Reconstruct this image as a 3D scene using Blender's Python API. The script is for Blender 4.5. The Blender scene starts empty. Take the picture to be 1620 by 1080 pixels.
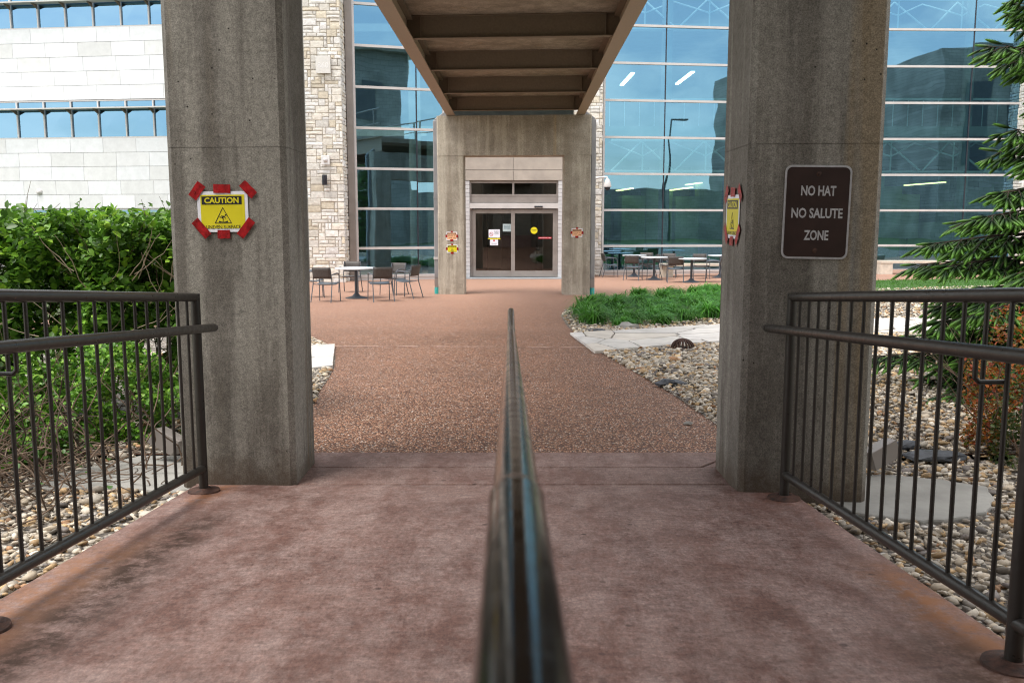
import bpy, math, random
import numpy as np
from mathutils import Vector, Matrix, noise as mnoise
random.seed(7); RNG = np.random.default_rng(7)
S = bpy.context.scene
COL = S.collection
R = math.radians

# ------------------------------------------------------------------ camera
F_PX = 1424.0; PITCH = math.atan2(185.0, 1424.0); CZ = 1.80
cam_d = bpy.data.cameras.new('camera'); cam = bpy.data.objects.new('camera', cam_d); COL.objects.link(cam)
cam_d.sensor_width = 36; cam_d.lens = F_PX / 1620 * 36
cam.location = (0, 0, CZ); cam.rotation_euler = (math.pi/2 - PITCH, 0, 0)
cam_d.clip_start = 0.03; cam_d.clip_end = 1500
cam_d.dof.use_dof = True; cam_d.dof.focus_distance = 6.5; cam_d.dof.aperture_fstop = 8.0
S.camera = cam

# ------------------------------------------------------------------ sky, sun, exposure
SUN_DIR = Vector((-0.42, -0.34, 1.15)).normalized()
W = bpy.data.worlds.new("World"); S.world = W; W.use_nodes = True
wn = W.node_tree; bg = wn.nodes['Background']
sky = wn.nodes.new('ShaderNodeTexSky'); sky.sky_type = 'NISHITA'; sky.sun_disc = False
sky.sun_elevation = math.asin(SUN_DIR.z); sky.sun_rotation = math.atan2(SUN_DIR.x, SUN_DIR.y)
sky.air_density = 1.2; sky.dust_density = 1.0
tc = wn.nodes.new('ShaderNodeTexCoord'); mp = wn.nodes.new('ShaderNodeMapping'); mp.inputs['Scale'].default_value = (1, 1, 2.6)
cn = wn.nodes.new('ShaderNodeTexNoise'); cn.inputs['Scale'].default_value = 5.0; cn.inputs['Detail'].default_value = 7; cn.inputs['Roughness'].default_value = 0.55
cr = wn.nodes.new('ShaderNodeValToRGB'); cr.color_ramp.elements[0].position = 0.40; cr.color_ramp.elements[1].position = 0.62
cr.color_ramp.elements[0].color = (0.26, 0.26, 0.26, 1); cr.color_ramp.elements[1].color = (0.85, 0.85, 0.85, 1)
mx = wn.nodes.new('ShaderNodeMixRGB'); mx.inputs[2].default_value = (11.0, 10.2, 9.2, 1)
wn.links.new(tc.outputs['Generated'], mp.inputs[0]); wn.links.new(mp.outputs[0], cn.inputs[0]); wn.links.new(cn.outputs[0], cr.inputs[0])
wn.links.new(cr.outputs[0], mx.inputs[0]); wn.links.new(sky.outputs[0], mx.inputs[1]); wn.links.new(mx.outputs[0], bg.inputs[0])
bg.inputs['Strength'].default_value = 0.15
sl = bpy.data.lights.new('sun', 'SUN'); sl.energy = 2.0; sl.angle = R(28); sl.color = (1.0, 0.95, 0.88)
sun = bpy.data.objects.new('sun', sl); COL.objects.link(sun)
sun.rotation_euler = SUN_DIR.to_track_quat('Z', 'Y').to_euler()
S.view_settings.view_transform = 'Standard'; S.view_settings.look = 'None'
S.view_settings.exposure = 0.80; S.view_settings.gamma = 1.0
S.cycles.filter_width = 1.1; S.cycles.use_denoising = True; S.cycles.max_bounces = 8; S.cycles.transparent_max_bounces = 12
S.cycles.sample_clamp_indirect = 6.0

# ------------------------------------------------------------------ where a pixel of the photograph lies
cP, sP = math.cos(PITCH), math.sin(PITCH)
def ray(px, py):
    b = py - 540
    return Vector((px - 810, F_PX*cP - b*sP, -F_PX*sP - b*cP))
def at(px, py, Y):
    r = ray(px, py); return Vector((0, 0, CZ)) + r * (Y / r.y)
LAND = 0.40
def zramp(Y): return LAND + 0.083*(4.75 - Y)
def gz(X, Y):
    if Y < 5.42: z = 0.36
    elif Y < 16: z = 0.385 * (1 - (Y-5.42)/10.58)
    else: z = 0.0
    if X > 5 and Y > 14: z += 0.018 * (X-5) * min(1, (Y-14)/8)
    return z
def G(px, py, dz=0.0):
    r = ray(px, py); r = r / r.y; Y = 8.0
    for _ in range(60):
        Yn = (gz(r.x*Y, Y) + dz - CZ) / r.z
        Y = 0.5*Y + 0.5*min(max(Yn, 0.5), 80)
    return Vector((r.x*Y, Y, gz(r.x*Y, Y) + dz))

# ------------------------------------------------------------------ object helpers
ROOT = {}
def origin(parent):
    o = parent
    while o is not None:
        if o.name in ROOT: return ROOT[o.name]
        o = o.parent
    return Vector((0, 0, 0))
def tag(o, label=None, cat=None, group=None, kind=None):
    if label: o['label'] = label
    if cat: o['category'] = cat
    if group: o['group'] = group
    if kind: o['kind'] = kind
    return o
def thing(name, label, cat, loc=(0, 0, 0), group=None):
    o = bpy.data.objects.new(name, None); COL.objects.link(o); o.location = loc
    o.empty_display_size = 0.2
    ROOT[o.name] = Vector(loc)
    return tag(o, label, cat, group)
def link(name, me, mat, parent=None):
    o = bpy.data.objects.new(name, me); COL.objects.link(o)
    if mat is not None:
        for m in (mat if isinstance(mat, (list, tuple)) else [mat]): me.materials.append(m)
    if parent is not None: o.parent = parent
    return o
class MB:
    def __init__(s): s.v = []; s.f = []; s.c = []; s.m = []
    def add(s, vs, fs, col=(1, 1, 1), mi=0):
        n = len(s.v); s.v += [tuple(v) for v in vs]
        for f in fs: s.f.append([n+i for i in f]); s.c.append(col); s.m.append(mi)
        return s
    def box(s, x0, x1, y0, y1, z0, z1, col=(1, 1, 1), M=None, mi=0):
        vs = [Vector((x, y, z)) for z in (z0, z1) for y in (y0, y1) for x in (x0, x1)]
        if M is not None: vs = [M @ v for v in vs]
        return s.add(vs, [(0, 2, 3, 1), (4, 5, 7, 6), (0, 1, 5, 4), (2, 6, 7, 3), (0, 4, 6, 2), (1, 3, 7, 5)], col, mi)
    def prism(s, pts, z0, z1, col=(1, 1, 1), mi=0):
        n = len(pts)
        a = sum(pts[i][0]*pts[(i+1) % n][1] - pts[(i+1) % n][0]*pts[i][1] for i in range(n))
        if a < 0: pts = pts[::-1]
        zz0 = [z0(p) if callable(z0) else z0 for p in pts]; zz1 = [z1(p) if callable(z1) else z1 for p in pts]
        vs = [(p[0], p[1], zz0[i]) for i, p in enumerate(pts)] + [(p[0], p[1], zz1[i]) for i, p in enumerate(pts)]
        fs = [list(range(n))[::-1], list(range(n, 2*n))] + [(i, (i+1) % n, n+(i+1) % n, n+i) for i in range(n)]
        return s.add(vs, fs, col, mi)
    def tube(s, pts, r, n=12, cap=True, col=(1, 1, 1)):
        pts = [Vector(p) for p in pts]; rs = r if isinstance(r, (list, tuple)) else [r]*len(pts)
        t0 = (pts[1]-pts[0]).normalized()
        up = Vector((0, 0, 1)) if abs(t0.z) < 0.9 else Vector((1, 0, 0))
        a = t0.cross(up).normalized(); rings = []
        for i, p in enumerate(pts):
            if i == 0: t = t0
            elif i == len(pts)-1: t = (pts[i]-pts[i-1]).normalized()
            else: t = ((pts[i+1]-p).normalized() + (p-pts[i-1]).normalized()).normalized()
            a = (a - t*a.dot(t)).normalized(); b = t.cross(a)
            rings.append([p + (a*math.cos(2*math.pi*k/n) + b*math.sin(2*math.pi*k/n))*rs[i] for k in range(n)])
        vs = [v for rg in rings for v in rg]
        fs = [(i*n+k, i*n+(k+1) % n, (i+1)*n+(k+1) % n, (i+1)*n+k) for i in range(len(pts)-1) for k in range(n)]
        if cap: fs += [list(range(n))[::-1], list(range((len(pts)-1)*n, len(pts)*n))]
        return s.add(vs, fs, col)
    def lathe(s, prof, c=(0, 0, 0), n=24, col=(1, 1, 1), axis=None):
        vs = []
        for r, z in prof:
            for k in range(n):
                v = Vector((r*math.cos(2*math.pi*k/n), r*math.sin(2*math.pi*k/n), z))
                if axis is not None: v = axis @ v
                vs.append(v + Vector(c))
        fs = [(i*n+k, i*n+(k+1) % n, (i+1)*n+(k+1) % n, (i+1)*n+k) for i in range(len(prof)-1) for k in range(n)]
        fs += [list(range(n))[::-1], list(range((len(prof)-1)*n, len(prof)*n))]
        return s.add(vs, fs, col)
    def bar(s, a, b, w, h, col=(1, 1, 1)):
        a, b = Vector(a), Vector(b); t = (b-a).normalized()
        up = Vector((0, 0, 1)) if abs(t.z) < 0.95 else Vector((0, 1, 0))
        x = t.cross(up).normalized(); z = x.cross(t)
        M = Matrix((x, t, z)).transposed().to_4x4(); M.translation = a
        return s.box(-w/2, w/2, 0, (b-a).length, -h/2, h/2, col, M)
    def build(s, name, mat, parent=None, smooth=False, bevel=0.0, off=None):
        o0 = origin(parent) if off is None else Vector(off)
        me = bpy.data.meshes.new(name)
        me.from_pydata([(v[0]-o0.x, v[1]-o0.y, v[2]-o0.z) for v in s.v], [], s.f)
        if any(c != (1, 1, 1) for c in s.c):
            ca = me.color_attributes.new('Col', 'FLOAT_COLOR', 'CORNER')
            arr = np.ones((len(me.loops), 4), np.float32); k = 0
            for f, c in zip(s.f, s.c): arr[k:k+len(f), :3] = c; k += len(f)
            ca.data.foreach_set('color', arr.ravel())
        if any(s.m): me.polygons.foreach_set('material_index', s.m)
        me.update()
        o = link(name, me, mat, parent)
        if smooth:
            me.polygons.foreach_set('use_smooth', [True]*len(me.polygons))
            try: me.set_sharp_from_angle(angle=R(40))
            except Exception: pass
        if bevel:
            b = o.modifiers.new('bevel', 'BEVEL'); b.width = bevel; b.segments = 2; b.limit_method = 'ANGLE'; b.angle_limit = R(40)
        return o
def bulk(name, mat, tv, tf, M3, T, cols=None, parent=None, smooth=False, vshade=None):
    """many copies of one small template as ONE mesh. tv (n,3); tf (m,k); M3 (N,3,3); T (N,3); cols (N,3)"""
    tv = np.asarray(tv, np.float32); tf = np.asarray(tf, np.int32); N = len(T); n = len(tv); m, k = tf.shape
    V = np.einsum('nij,vj->nvi', M3, tv) + T[:, None, :]
    V -= np.array(origin(parent), np.float32)
    Fc = (tf[None] + (np.arange(N)*n)[:, None, None]).astype(np.int32)
    me = bpy.data.meshes.new(name)
    me.vertices.add(N*n); me.vertices.foreach_set('co', V.astype(np.float32).ravel())
    me.loops.add(N*m*k); me.loops.foreach_set('vertex_index', Fc.ravel())
    me.polygons.add(N*m); me.polygons.foreach_set('loop_start', np.arange(N*m, dtype=np.int32)*k)
    me.polygons.foreach_set('loop_total', np.full(N*m, k, np.int32))
    if smooth: me.polygons.foreach_set('use_smooth', np.ones(N*m, bool))
    me.update(calc_edges=True)
    if cols is not None:
        ca = me.color_attributes.new('Col', 'FLOAT_COLOR', 'POINT')
        c = np.ones((N, n, 4), np.float32); c[:, :, :3] = np.asarray(cols)[:, None, :]
        if vshade is not None: c[:, :, :3] = c[:, :, :3]*(1-vshade[0][None, :, None]) + np.array(vshade[1])[None, None, :]*vshade[0][None, :, None]
        ca.data.foreach_set('color', c.ravel())
    return link(name, me, mat, parent)
def rotmats(yaw, pitch, roll):
    cy, sy, cp, sp, cr_, sr = np.cos(yaw), np.sin(yaw), np.cos(pitch), np.sin(pitch), np.cos(roll), np.sin(roll)
    z, o = np.zeros_like(cy), np.ones_like(cy)
    Z = np.stack([np.stack([cy, -sy, z], -1), np.stack([sy, cy, z], -1), np.stack([z, z, o], -1)], -2)
    X = np.stack([np.stack([o, z, z], -1), np.stack([z, cp, -sp], -1), np.stack([z, sp, cp], -1)], -2)
    Yy = np.stack([np.stack([cr_, z, sr], -1), np.stack([z, o, z], -1), np.stack([-sr, z, cr_], -1)], -2)
    return Z @ X @ Yy
def kids(o): return [c for c in bpy.data.objects if c.parent == o]
def copy_tree(o, parent=None, ch=None):
    c = o.copy(); COL.objects.link(c); c.parent = parent
    for k in kids(o): copy_tree(k, c)
    return c
def inpoly(P, poly):
    x, y = P[:, 0], P[:, 1]; ins = np.zeros(len(P), bool); n = len(poly)
    for i in range(n):
        x0, y0 = poly[i][0], poly[i][1]; x1, y1 = poly[(i+1) % n][0], poly[(i+1) % n][1]
        cnd = (y0 > y) != (y1 > y)
        with np.errstate(divide='ignore', invalid='ignore'):
            ins ^= cnd & (x < (x1-x0)*(y-y0)/(y1-y0)+x0)
    return ins

# ------------------------------------------------------------------ material helpers
class NT:
    def __init__(s, name):
        s.mat = bpy.data.materials.new(name); s.mat.use_nodes = True; s.t = s.mat.node_tree
        s.b = s.t.nodes['Principled BSDF']; s.out = s.t.nodes['Material Output']
        s.co = s.t.nodes.new('ShaderNodeTexCoord').outputs['Object']
    def set(s, sock, v):
        if hasattr(v, 'is_linked') or isinstance(v, bpy.types.NodeSocket): s.t.links.new(v, sock)
        elif isinstance(v, (tuple, list)) and len(v) == 3 and sock.type == 'RGBA': sock.default_value = (*v, 1)
        else: sock.default_value = v
    def map(s, sc=(1, 1, 1), loc=(0, 0, 0), rot=(0, 0, 0), co=None):
        n = s.t.nodes.new('ShaderNodeMapping'); s.t.links.new(co or s.co, n.inputs[0])
        n.inputs['Scale'].default_value = sc; n.inputs['Location'].default_value = loc; n.inputs['Rotation'].default_value = rot
        return n.outputs[0]
    def noise(s, scale, detail=4, rough=0.55, co=None, dist=0.0, col=False):
        n = s.t.nodes.new('ShaderNodeTexNoise'); s.t.links.new(co or s.co, n.inputs['Vector'])
        n.inputs['Scale'].default_value = scale; n.inputs['Detail'].default_value = detail
        n.inputs['Roughness'].default_value = rough; n.inputs['Distortion'].default_value = dist
        return n.outputs[1 if col else 0]
    def vor(s, scale, co=None, feature='F1', out=0, rand=1.0):
        n = s.t.nodes.new('ShaderNodeTexVoronoi'); n.feature = feature; s.t.links.new(co or s.co, n.inputs['Vector'])
        n.inputs['Scale'].default_value = scale; n.inputs['Randomness'].default_value = rand
        return n.outputs[out]
    def ramp(s, fac, stops, interp='LINEAR'):
        n = s.t.nodes.new('ShaderNodeValToRGB'); n.color_ramp.interpolation = interp; e = n.color_ramp.elements
        while len(e) < len(stops): e.new(0.5)
        for el, (p, c) in zip(e, stops):
            el.position = p; el.color = (*c, 1) if isinstance(c, (tuple, list)) else (c, c, c, 1)
        s.set(n.inputs[0], fac); return n.outputs[0]
    def math(s, op, a, b=0.0, clamp=False):
        n = s.t.nodes.new('ShaderNodeMath'); n.operation = op; n.use_clamp = clamp
        s.set(n.inputs[0], a); s.set(n.inputs[1], b); return n.outputs[0]
    def mix(s, fac, a, b, mode='MIX'):
        n = s.t.nodes.new('ShaderNodeMixRGB'); n.blend_type = mode
        s.set(n.inputs[0], fac); s.set(n.inputs[1], a); s.set(n.inputs[2], b); return n.outputs[0]
    def xyz(s):
        n = s.t.nodes.new('ShaderNodeSeparateXYZ'); s.t.links.new(s.co, n.inputs[0]); return n.outputs
    def attr(s, name='Col'):
        n = s.t.nodes.new('ShaderNodeAttribute'); n.attribute_name = name; return n.outputs['Color']
    def bump(s, h, strength=0.3, dist=0.01):
        n = s.t.nodes.new('ShaderNodeBump'); n.inputs['Strength'].default_value = strength; n.inputs['Distance'].default_value = dist
        s.set(n.inputs['Height'], h)
        if s.b.inputs['Normal'].is_linked: s.t.links.new(s.b.inputs['Normal'].links[0].from_socket, n.inputs['Normal'])
        s.t.links.new(n.outputs[0], s.b.inputs['Normal'])
    def fin(s, col=None, rough=0.8, metal=0.0, spec=0.5):
        if col is not None: s.set(s.b.inputs['Base Color'], col)
        s.set(s.b.inputs['Roughness'], rough); s.b.inputs['Metallic'].default_value = metal
        s.b.inputs['Specular IOR Level'].default_value = spec
        return s.mat
def simple(name, col, rough=0.6, metal=0.0, var=0.12, scale=12, bump=0.0, spec=0.5):
    n = NT(name); nz = n.noise(scale, 5)
    c2 = tuple(max(0, c*(1-var*2)) for c in col); c3 = tuple(min(1, c*(1+var)) for c in col)
    c = n.ramp(nz, [(0.3, c2), (0.7, c3)])
    if bump: n.bump(n.noise(scale*6, 4), bump, 0.004)
    return n.fin(c, n.ramp(nz, [(0.3, max(0, rough-0.08)), (0.7, min(1, rough+0.08))]), metal, spec)

def m_concrete(name, tint=(1, 1, 1), stain=1.0, k=1.0, base=False):
    foot = base
    n = NT(name)
    base = n.ramp(n.noise(2.2, 9, 0.68), [(0.30, (0.175*k, 0.155*k, 0.13*k)), (0.52, (0.25*k, 0.227*k, 0.197*k)), (0.75, (0.36*k, 0.332*k, 0.295*k))])
    st = n.noise(1.0, 6, 0.65, n.map((4, 4, 0.30)))
    c = n.mix(n.ramp(st, [(0.48, 0.0), (0.58, 0.75*stain)]), base, (0.47*k, 0.44*k, 0.385*k))
    st2 = n.noise(1.0, 6, 0.6, n.map((4.2, 4.2, 0.22), (7, 3, 1)))
    c = n.mix(n.ramp(st2, [(0.54, 0.0), (0.64, 0.55*stain)]), c, (0.135*k, 0.108*k, 0.078*k))
    st3 = n.noise(1.0, 3, 0.5, n.map((5, 5, 0.12), (1, 9, 4)))
    c = n.mix(n.ramp(st3, [(0.64, 0.0), (0.70, 0.55*stain)]), c, (0.40*k, 0.27*k, 0.12*k))
    mot = n.noise(34, 9, 0.8)
    c = n.mix(0.75, c, n.ramp(mot, [(0.30, 0.52), (0.70, 1.42)]), 'MULTIPLY')
    c = n.mix(1.0, c, n.ramp(n.noise(150, 3, 0.6), [(0.3, 0.62), (0.7, 1.4)]), 'MULTIPLY')
    if foot:   # splash dirt with a ragged upper edge, on the lowest hand's breadth
        n2 = n.t.nodes.new('ShaderNodeNewGeometry'); sp = n.t.nodes.new('ShaderNodeSeparateXYZ'); n.t.links.new(n2.outputs['Position'], sp.inputs[0])
        hgt = n.math('ADD', sp.outputs[2], n.math('MULTIPLY', n.noise(7, 6, .7), -0.45))
        c = n.mix(n.ramp(hgt, [(0.18, 0.75), (0.36, 0.0)]), c, (0.075, 0.05, 0.032))
    hole = n.ramp(n.vor(13), [(0.05, 1.0), (0.075, 0.0)])
    hm = n.math('MULTIPLY', hole, n.ramp(n.noise(2.5, 2, 0.5), [(0.50, 0.0), (0.56, 1.0)]))
    c = n.mix(hm, c, (0.03, 0.025, 0.02)); c = n.mix(1.0, c, tint, 'MULTIPLY')
    n.bump(mot, 0.25, 0.006); n.bump(n.math('SUBTRACT', 1.0, hm), 0.6, 0.008)
    return n.fin(c, 0.85, spec=0.3)
M = {}
M['conc_near'] = m_concrete('weathered_concrete_shaded', tint=(.96, .985, 1.0), stain=.9, k=0.68, base=True)  # darker copy of the concrete: shade at the near end is in its colour
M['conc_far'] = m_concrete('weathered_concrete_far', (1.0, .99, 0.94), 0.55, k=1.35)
M['conc_deck'] = m_concrete('bridge_deck_concrete', (1.0, 0.93, 0.85), 0.4, k=1.0)

def m_ramp():
    n = NT('pink_dyed_concrete'); X, Y, Z = n.xyz()
    base = n.ramp(n.noise(2.2, 9, 0.66, dist=0.3), [(0.3, (0.110, 0.056, 0.044)), (0.5, (0.155, 0.084, 0.068)), (0.72, (0.205, 0.125, 0.104))])
    pale = n.noise(3.2, 14, 0.86, n.map((1.5, 0.75, 1)), 0.1)
    c = n.mix(n.ramp(pale, [(0.43, 0.0), (0.61, 0.6)]), base, (0.37, 0.285, 0.26))
    br = n.noise(1.0, 5, 0.7, n.map((22, 45, 1)))
    c = n.mix(0.5, c, n.ramp(br, [(0.3, 0.5), (0.7, 1.5)]), 'MULTIPLY')
    fine = n.noise(60, 8, 0.9, n.map((1.6, 0.7, 1)))
    c = n.mix(1.0, c, n.ramp(fine, [(0.3, 0.45), (0.7, 1.6)]), 'MULTIPLY')
    # rust that has run off the feet of both railings
    wob = n.noise(2.2, 6, 0.65)
    def band(x0, w, y0, y1, amt, colr, c, soft=0.5):
        dx = n.math('ABSOLUTE', n.math('SUBTRACT', n.math('ADD', X, n.math('MULTIPLY', n.math('SUBTRACT', wob, 0.5), 0.22)), x0))
        fx = n.ramp(n.math('DIVIDE', dx, w), [(0.05, 1.0), (1.0, 0.0)], 'EASE')
        yc, yh = (y0+y1)/2, (y1-y0)/2
        fy = n.ramp(n.math('DIVIDE', n.math('ABSOLUTE', n.math('SUBTRACT', Y, yc)), yh), [(soft, 1.0), (1.0, 0.0)], 'EASE')
        f = n.math('MULTIPLY', n.math('MULTIPLY', fx, fy), n.ramp(n.noise(9, 9, 0.8), [(0.40, 0.0), (0.56, 1.0)]))
        return n.mix(n.math('MULTIPLY', f, amt), c, colr)
    c = band(-1.60, 0.24, 1.5, 4.0, 0.8, (0.26, 0.115, 0.05), c, 0.4)
    c = band(-1.40, 0.19, 1.4, 4.4, 1.0, (0.045, 0.022, 0.013), c, 0.5)
    c = band(-1.55, 0.14, 4.2, 4.95, 0.85, (0.28, 0.11, 0.04), c)
    c = band(1.38, 0.17, 1.6, 3.5, 0.95, (0.25, 0.10, 0.035), c, 0.4)
    c = band(1.25, 0.22, 1.9, 2.7, 0.85, (0.07, 0.035, 0.02), c, 0.3)
    c = band(1.38, 0.18, 4.2, 4.7, 0.8, (0.14, 0.05, 0.025), c)
    wx = n.math('ADD', X, n.math('MULTIPLY', n.math('SUBTRACT', n.noise(2.5, 7, .7), .5), 0.5))
    ck = n.ramp(n.math('ABSOLUTE', n.math('SUBTRACT', n.math('ADD', wx, n.math('MULTIPLY', Y, -0.33)), -0.75)), [(0.002, 0.5), (0.0045, 0.0)])
    c = n.mix(n.math('MULTIPLY', ck, n.ramp(n.noise(1.2, 3), [(.46, 0), (.5, 1)])), c, (0.04, 0.025, 0.02))
    dr_ = n.ramp(n.math('ABSOLUTE', n.math('SUBTRACT', n.math('ADD', X, n.math('MULTIPLY', n.noise(3, 2), .25)), 0.42)), [(0.05, 1.0), (0.13, 0.0)])
    ds = n.ramp(n.vor(17), [(0.16, 1.0), (0.23, 0.0)]); dg = n.ramp(n.noise(2.0, 2), [(0.46, 0.0), (0.5, 1.0)])
    c = n.mix(n.math('MULTIPLY', n.math('MULTIPLY', n.math('MULTIPLY', dr_, ds), dg), 0.7), c, (0.05, 0.03, 0.027))
    pit = n.ramp(n.vor(38), [(0.10, 1.0), (0.16, 0.0)]); pg = n.ramp(n.noise(4, 4, .7), [(0.5, 0.0), (0.56, 1.0)])
    c = n.mix(n.math('MULTIPLY', n.math('MULTIPLY', pit, pg), 0.55), c, (0.05, 0.03, 0.026))
    spot = n.ramp(n.vor(7.5), [(0.07, 1.0), (0.12, 0.0)]); gate = n.ramp(n.noise(1.3, 2), [(0.55, 0.0), (0.6, 1.0)])
    c = n.mix(n.math('MULTIPLY', n.math('MULTIPLY', spot, gate), 0.6), c, (0.035, 0.02, 0.018))
    n.bump(br, 0.22, 0.006); n.bump(fine, 0.3, 0.003)
    return n.fin(c, n.ramp(pale, [(0.4, 0.62), (0.7, 0.85)]), spec=0.35)
M['ramp'] = m_ramp()

def m_aggregate():
    n = NT('exposed_aggregate'); 
    cell = n.vor(72, out=1); d = n.vor(72)
    g = n.t.nodes.new('ShaderNodeSeparateColor'); n.t.links.new(cell, g.inputs[0])
    c = n.ramp(g.outputs[0], [(0.0, (0.14, 0.065, 0.038)), (0.3, (0.41, 0.19, 0.105)), (0.6, (0.58, 0.30, 0.175)), (0.82, (0.62, 0.39, 0.25)), (0.93, (0.70, 0.56, 0.45)), (1.0, (0.85, 0.80, 0.74))])
    c = n.mix(n.ramp(d, [(0.28, 0.0), (0.55, 0.95)]), c, (0.06, 0.024, 0.014))
    c = n.mix(0.7, c, n.ramp(n.noise(0.6, 6, 0.6), [(0.3, 0.8), (0.7, 1.2)]), 'MULTIPLY')
    c = n.mix(0.6, c, n.ramp(n.noise(9, 6, 0.65), [(0.3, 0.7), (0.7, 1.25)]), 'MULTIPLY')
    X, Y, Z = n.xyz()
    dl = n.math('ABSOLUTE', n.math('SUBTRACT', n.math('ADD', n.math('ADD', Y, n.math('MULTIPLY', X, 0.05)), n.math('MULTIPLY', n.noise(1.5, 5), 0.18)), 12.35))
    gate = n.ramp(n.noise(3, 5), [(.42, 0), (.5, 1)])
    c = n.mix(n.math('MULTIPLY', n.ramp(dl, [(0.012, 0.65), (0.03, 0.0)]), gate), c, (0.62, 0.48, 0.4))
    for yj in (18.1, 24.6): c = n.mix(n.ramp(n.math('ABSOLUTE', n.math('SUBTRACT', n.math('ADD', Y, n.math('MULTIPLY', X, 0.06)), yj)), [(0.012, 0.6), (0.03, 0.0)]), c, (0.16, 0.09, 0.07))
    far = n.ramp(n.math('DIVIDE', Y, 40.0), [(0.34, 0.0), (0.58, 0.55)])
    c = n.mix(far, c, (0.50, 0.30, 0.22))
    n.bump(n.math('SUBTRACT', 1.0, d), 0.55, 0.008)
    return n.fin(c, 0.7, spec=0.4)
M['agg'] = m_aggregate()

def m_vcol(name, rough=0.75, noise_s=60, amt=0.5, bump=0.4, bd=0.01, trans=0.0, spec=0.4):
    n = NT(name); c = n.attr()
    nz = n.noise(noise_s, 5, 0.65)
    c = n.mix(amt, c, n.ramp(nz, [(0.25, 0.6), (0.75, 1.35)]), 'MULTIPLY')
    if bump: n.bump(nz, bump, bd)
    if trans: 
        n.b.inputs['Subsurface Weight'].default_value = 0.0
        m = n.fin(c, rough, spec=spec)
        tr = n.t.nodes.new('ShaderNodeBsdfTranslucent'); n.t.links.new(c, tr.inputs[0])
        ms = n.t.nodes.new('ShaderNodeMixShader'); ms.inputs[0].default_value = trans
        n.t.links.new(n.b.outputs[0], ms.inputs[1]); n.t.links.new(tr.outputs[0], ms.inputs[2]); n.t.links.new(ms.outputs[0], n.out.inputs[0])
        return m
    return n.fin(c, rough, spec=spec)
M['pebble'] = m_vcol('river_pebble', 0.6, 45, 0.6, 0.3, 0.004)
M['ashlar'] = m_vcol('rough_limestone', 0.9, 9, 0.55, 0.9, 0.03, spec=0.2)
M['panel'] = m_vcol('smooth_limestone_panel', 0.85, 3.5, 0.22, 0.1, 0.01, spec=0.2)
M['leaf'] = m_vcol('leaf', 0.42, 30, 0.35, 0.15, 0.003, trans=0.28, spec=0.5)
M['needle'] = m_vcol('needle', 0.5, 20, 0.3, 0, trans=0.15)
M['blade'] = m_vcol('strap_leaf', 0.4, 20, 0.3, 0, trans=0.3)
M['twig'] = simple('twig_bark', (0.20, 0.14, 0.10), 0.85, var=0.3, scale=18, bump=0.5)
M['deadtwig'] = simple('pale_dead_twig', (0.38, 0.30, 0.22), 0.85, var=0.2, scale=18)
M['bark'] = simple('bark', (0.10, 0.07, 0.05), 0.9, var=0.35, scale=14, bump=0.8)
def m_flag():
    n = NT('flagstone'); c = n.attr()
    c = n.mix(0.8, c, n.ramp(n.noise(2.5, 8, 0.65), [(0.3, 0.72), (0.7, 1.15)]), 'MULTIPLY')
    n.bump(n.noise(14, 7, 0.65), 0.5, 0.012)
    return n.fin(c, 0.85, spec=0.3)
M['flag'] = m_flag()
def m_gravelbed():
    n = NT('gravel_bedding'); cell = n.vor(26, out=1); d = n.vor(26)
    g = n.t.nodes.new('ShaderNodeSeparateColor'); n.t.links.new(cell, g.inputs[0])
    c = n.ramp(g.outputs[0], [(0.0, (0.10, 0.09, 0.08)), (0.4, (0.30, 0.25, 0.19)), (0.7, (0.45, 0.41, 0.35)), (1, (0.62, 0.6, 0.56))])
    c = n.mix(n.ramp(d, [(0.35, 0.0), (0.6, 0.9)]), c, (0.05, 0.04, 0.032))
    n.bump(n.math('SUBTRACT', 1.0, d), 0.8, 0.02)
    return n.fin(c, 0.8)
M['gravelbed'] = m_gravelbed()
M['soil'] = simple('ground_soil_and_turf', (0.07, 0.10, 0.035), 0.95, var=0.3, scale=1.2, bump=0.6)
M['turf'] = simple('turf', (0.05, 0.12, 0.02), 0.95, var=0.25, scale=5, bump=0.6)

def m_paint(name, col, rough=0.38, chips=0.0):
    n = NT(name); nz = n.noise(30, 5, 0.6)
    c = n.mix(0.6, col, n.ramp(nz, [(0.3, 0.75), (0.7, 1.25)]), 'MULTIPLY')
    if chips:
        ch = n.ramp(n.noise(18, 8, 0.7, dist=0.5), [(0.70-chips*0.06, 0.0), (0.73-chips*0.06, 1.0)])
        c = n.mix(ch, c, (0.16, 0.075, 0.04))
    n.bump(n.noise(180, 3), 0.12, 0.001)
    return n.fin(c, n.ramp(nz, [(0.3, rough-0.07), (0.7, rough+0.12)]), 0.0, 0.5)
M['rail'] = m_paint('grey_rail_paint', (0.023, 0.0205, 0.018), 0.33, 0.35)
M['rail_dark'] = m_paint('bare_dark_steel', (0.006, 0.005, 0.0045), 0.12, 0.3); M['rail_dark'].node_tree.nodes['Principled BSDF'].inputs['Specular IOR Level'].default_value = 0.28
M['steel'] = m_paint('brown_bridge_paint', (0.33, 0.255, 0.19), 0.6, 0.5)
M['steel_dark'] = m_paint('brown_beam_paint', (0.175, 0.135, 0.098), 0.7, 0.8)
M['rustplate'] = simple('rusted_plate', (0.075, 0.035, 0.024), 0.8, var=0.4, scale=40, bump=0.6)
M['alu'] = simple('silver_aluminium', (0.58, 0.56, 0.55), 0.42, 0.1, 0.05, 3)
M['alu_dark'] = simple('taupe_aluminium', (0.31, 0.28, 0.26), 0.45, 0.3, 0.06, 3)
M['spout'] = simple('downspout_aluminium', (0.33, 0.33, 0.34), 0.45, 0.35, 0.08, 3)
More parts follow.
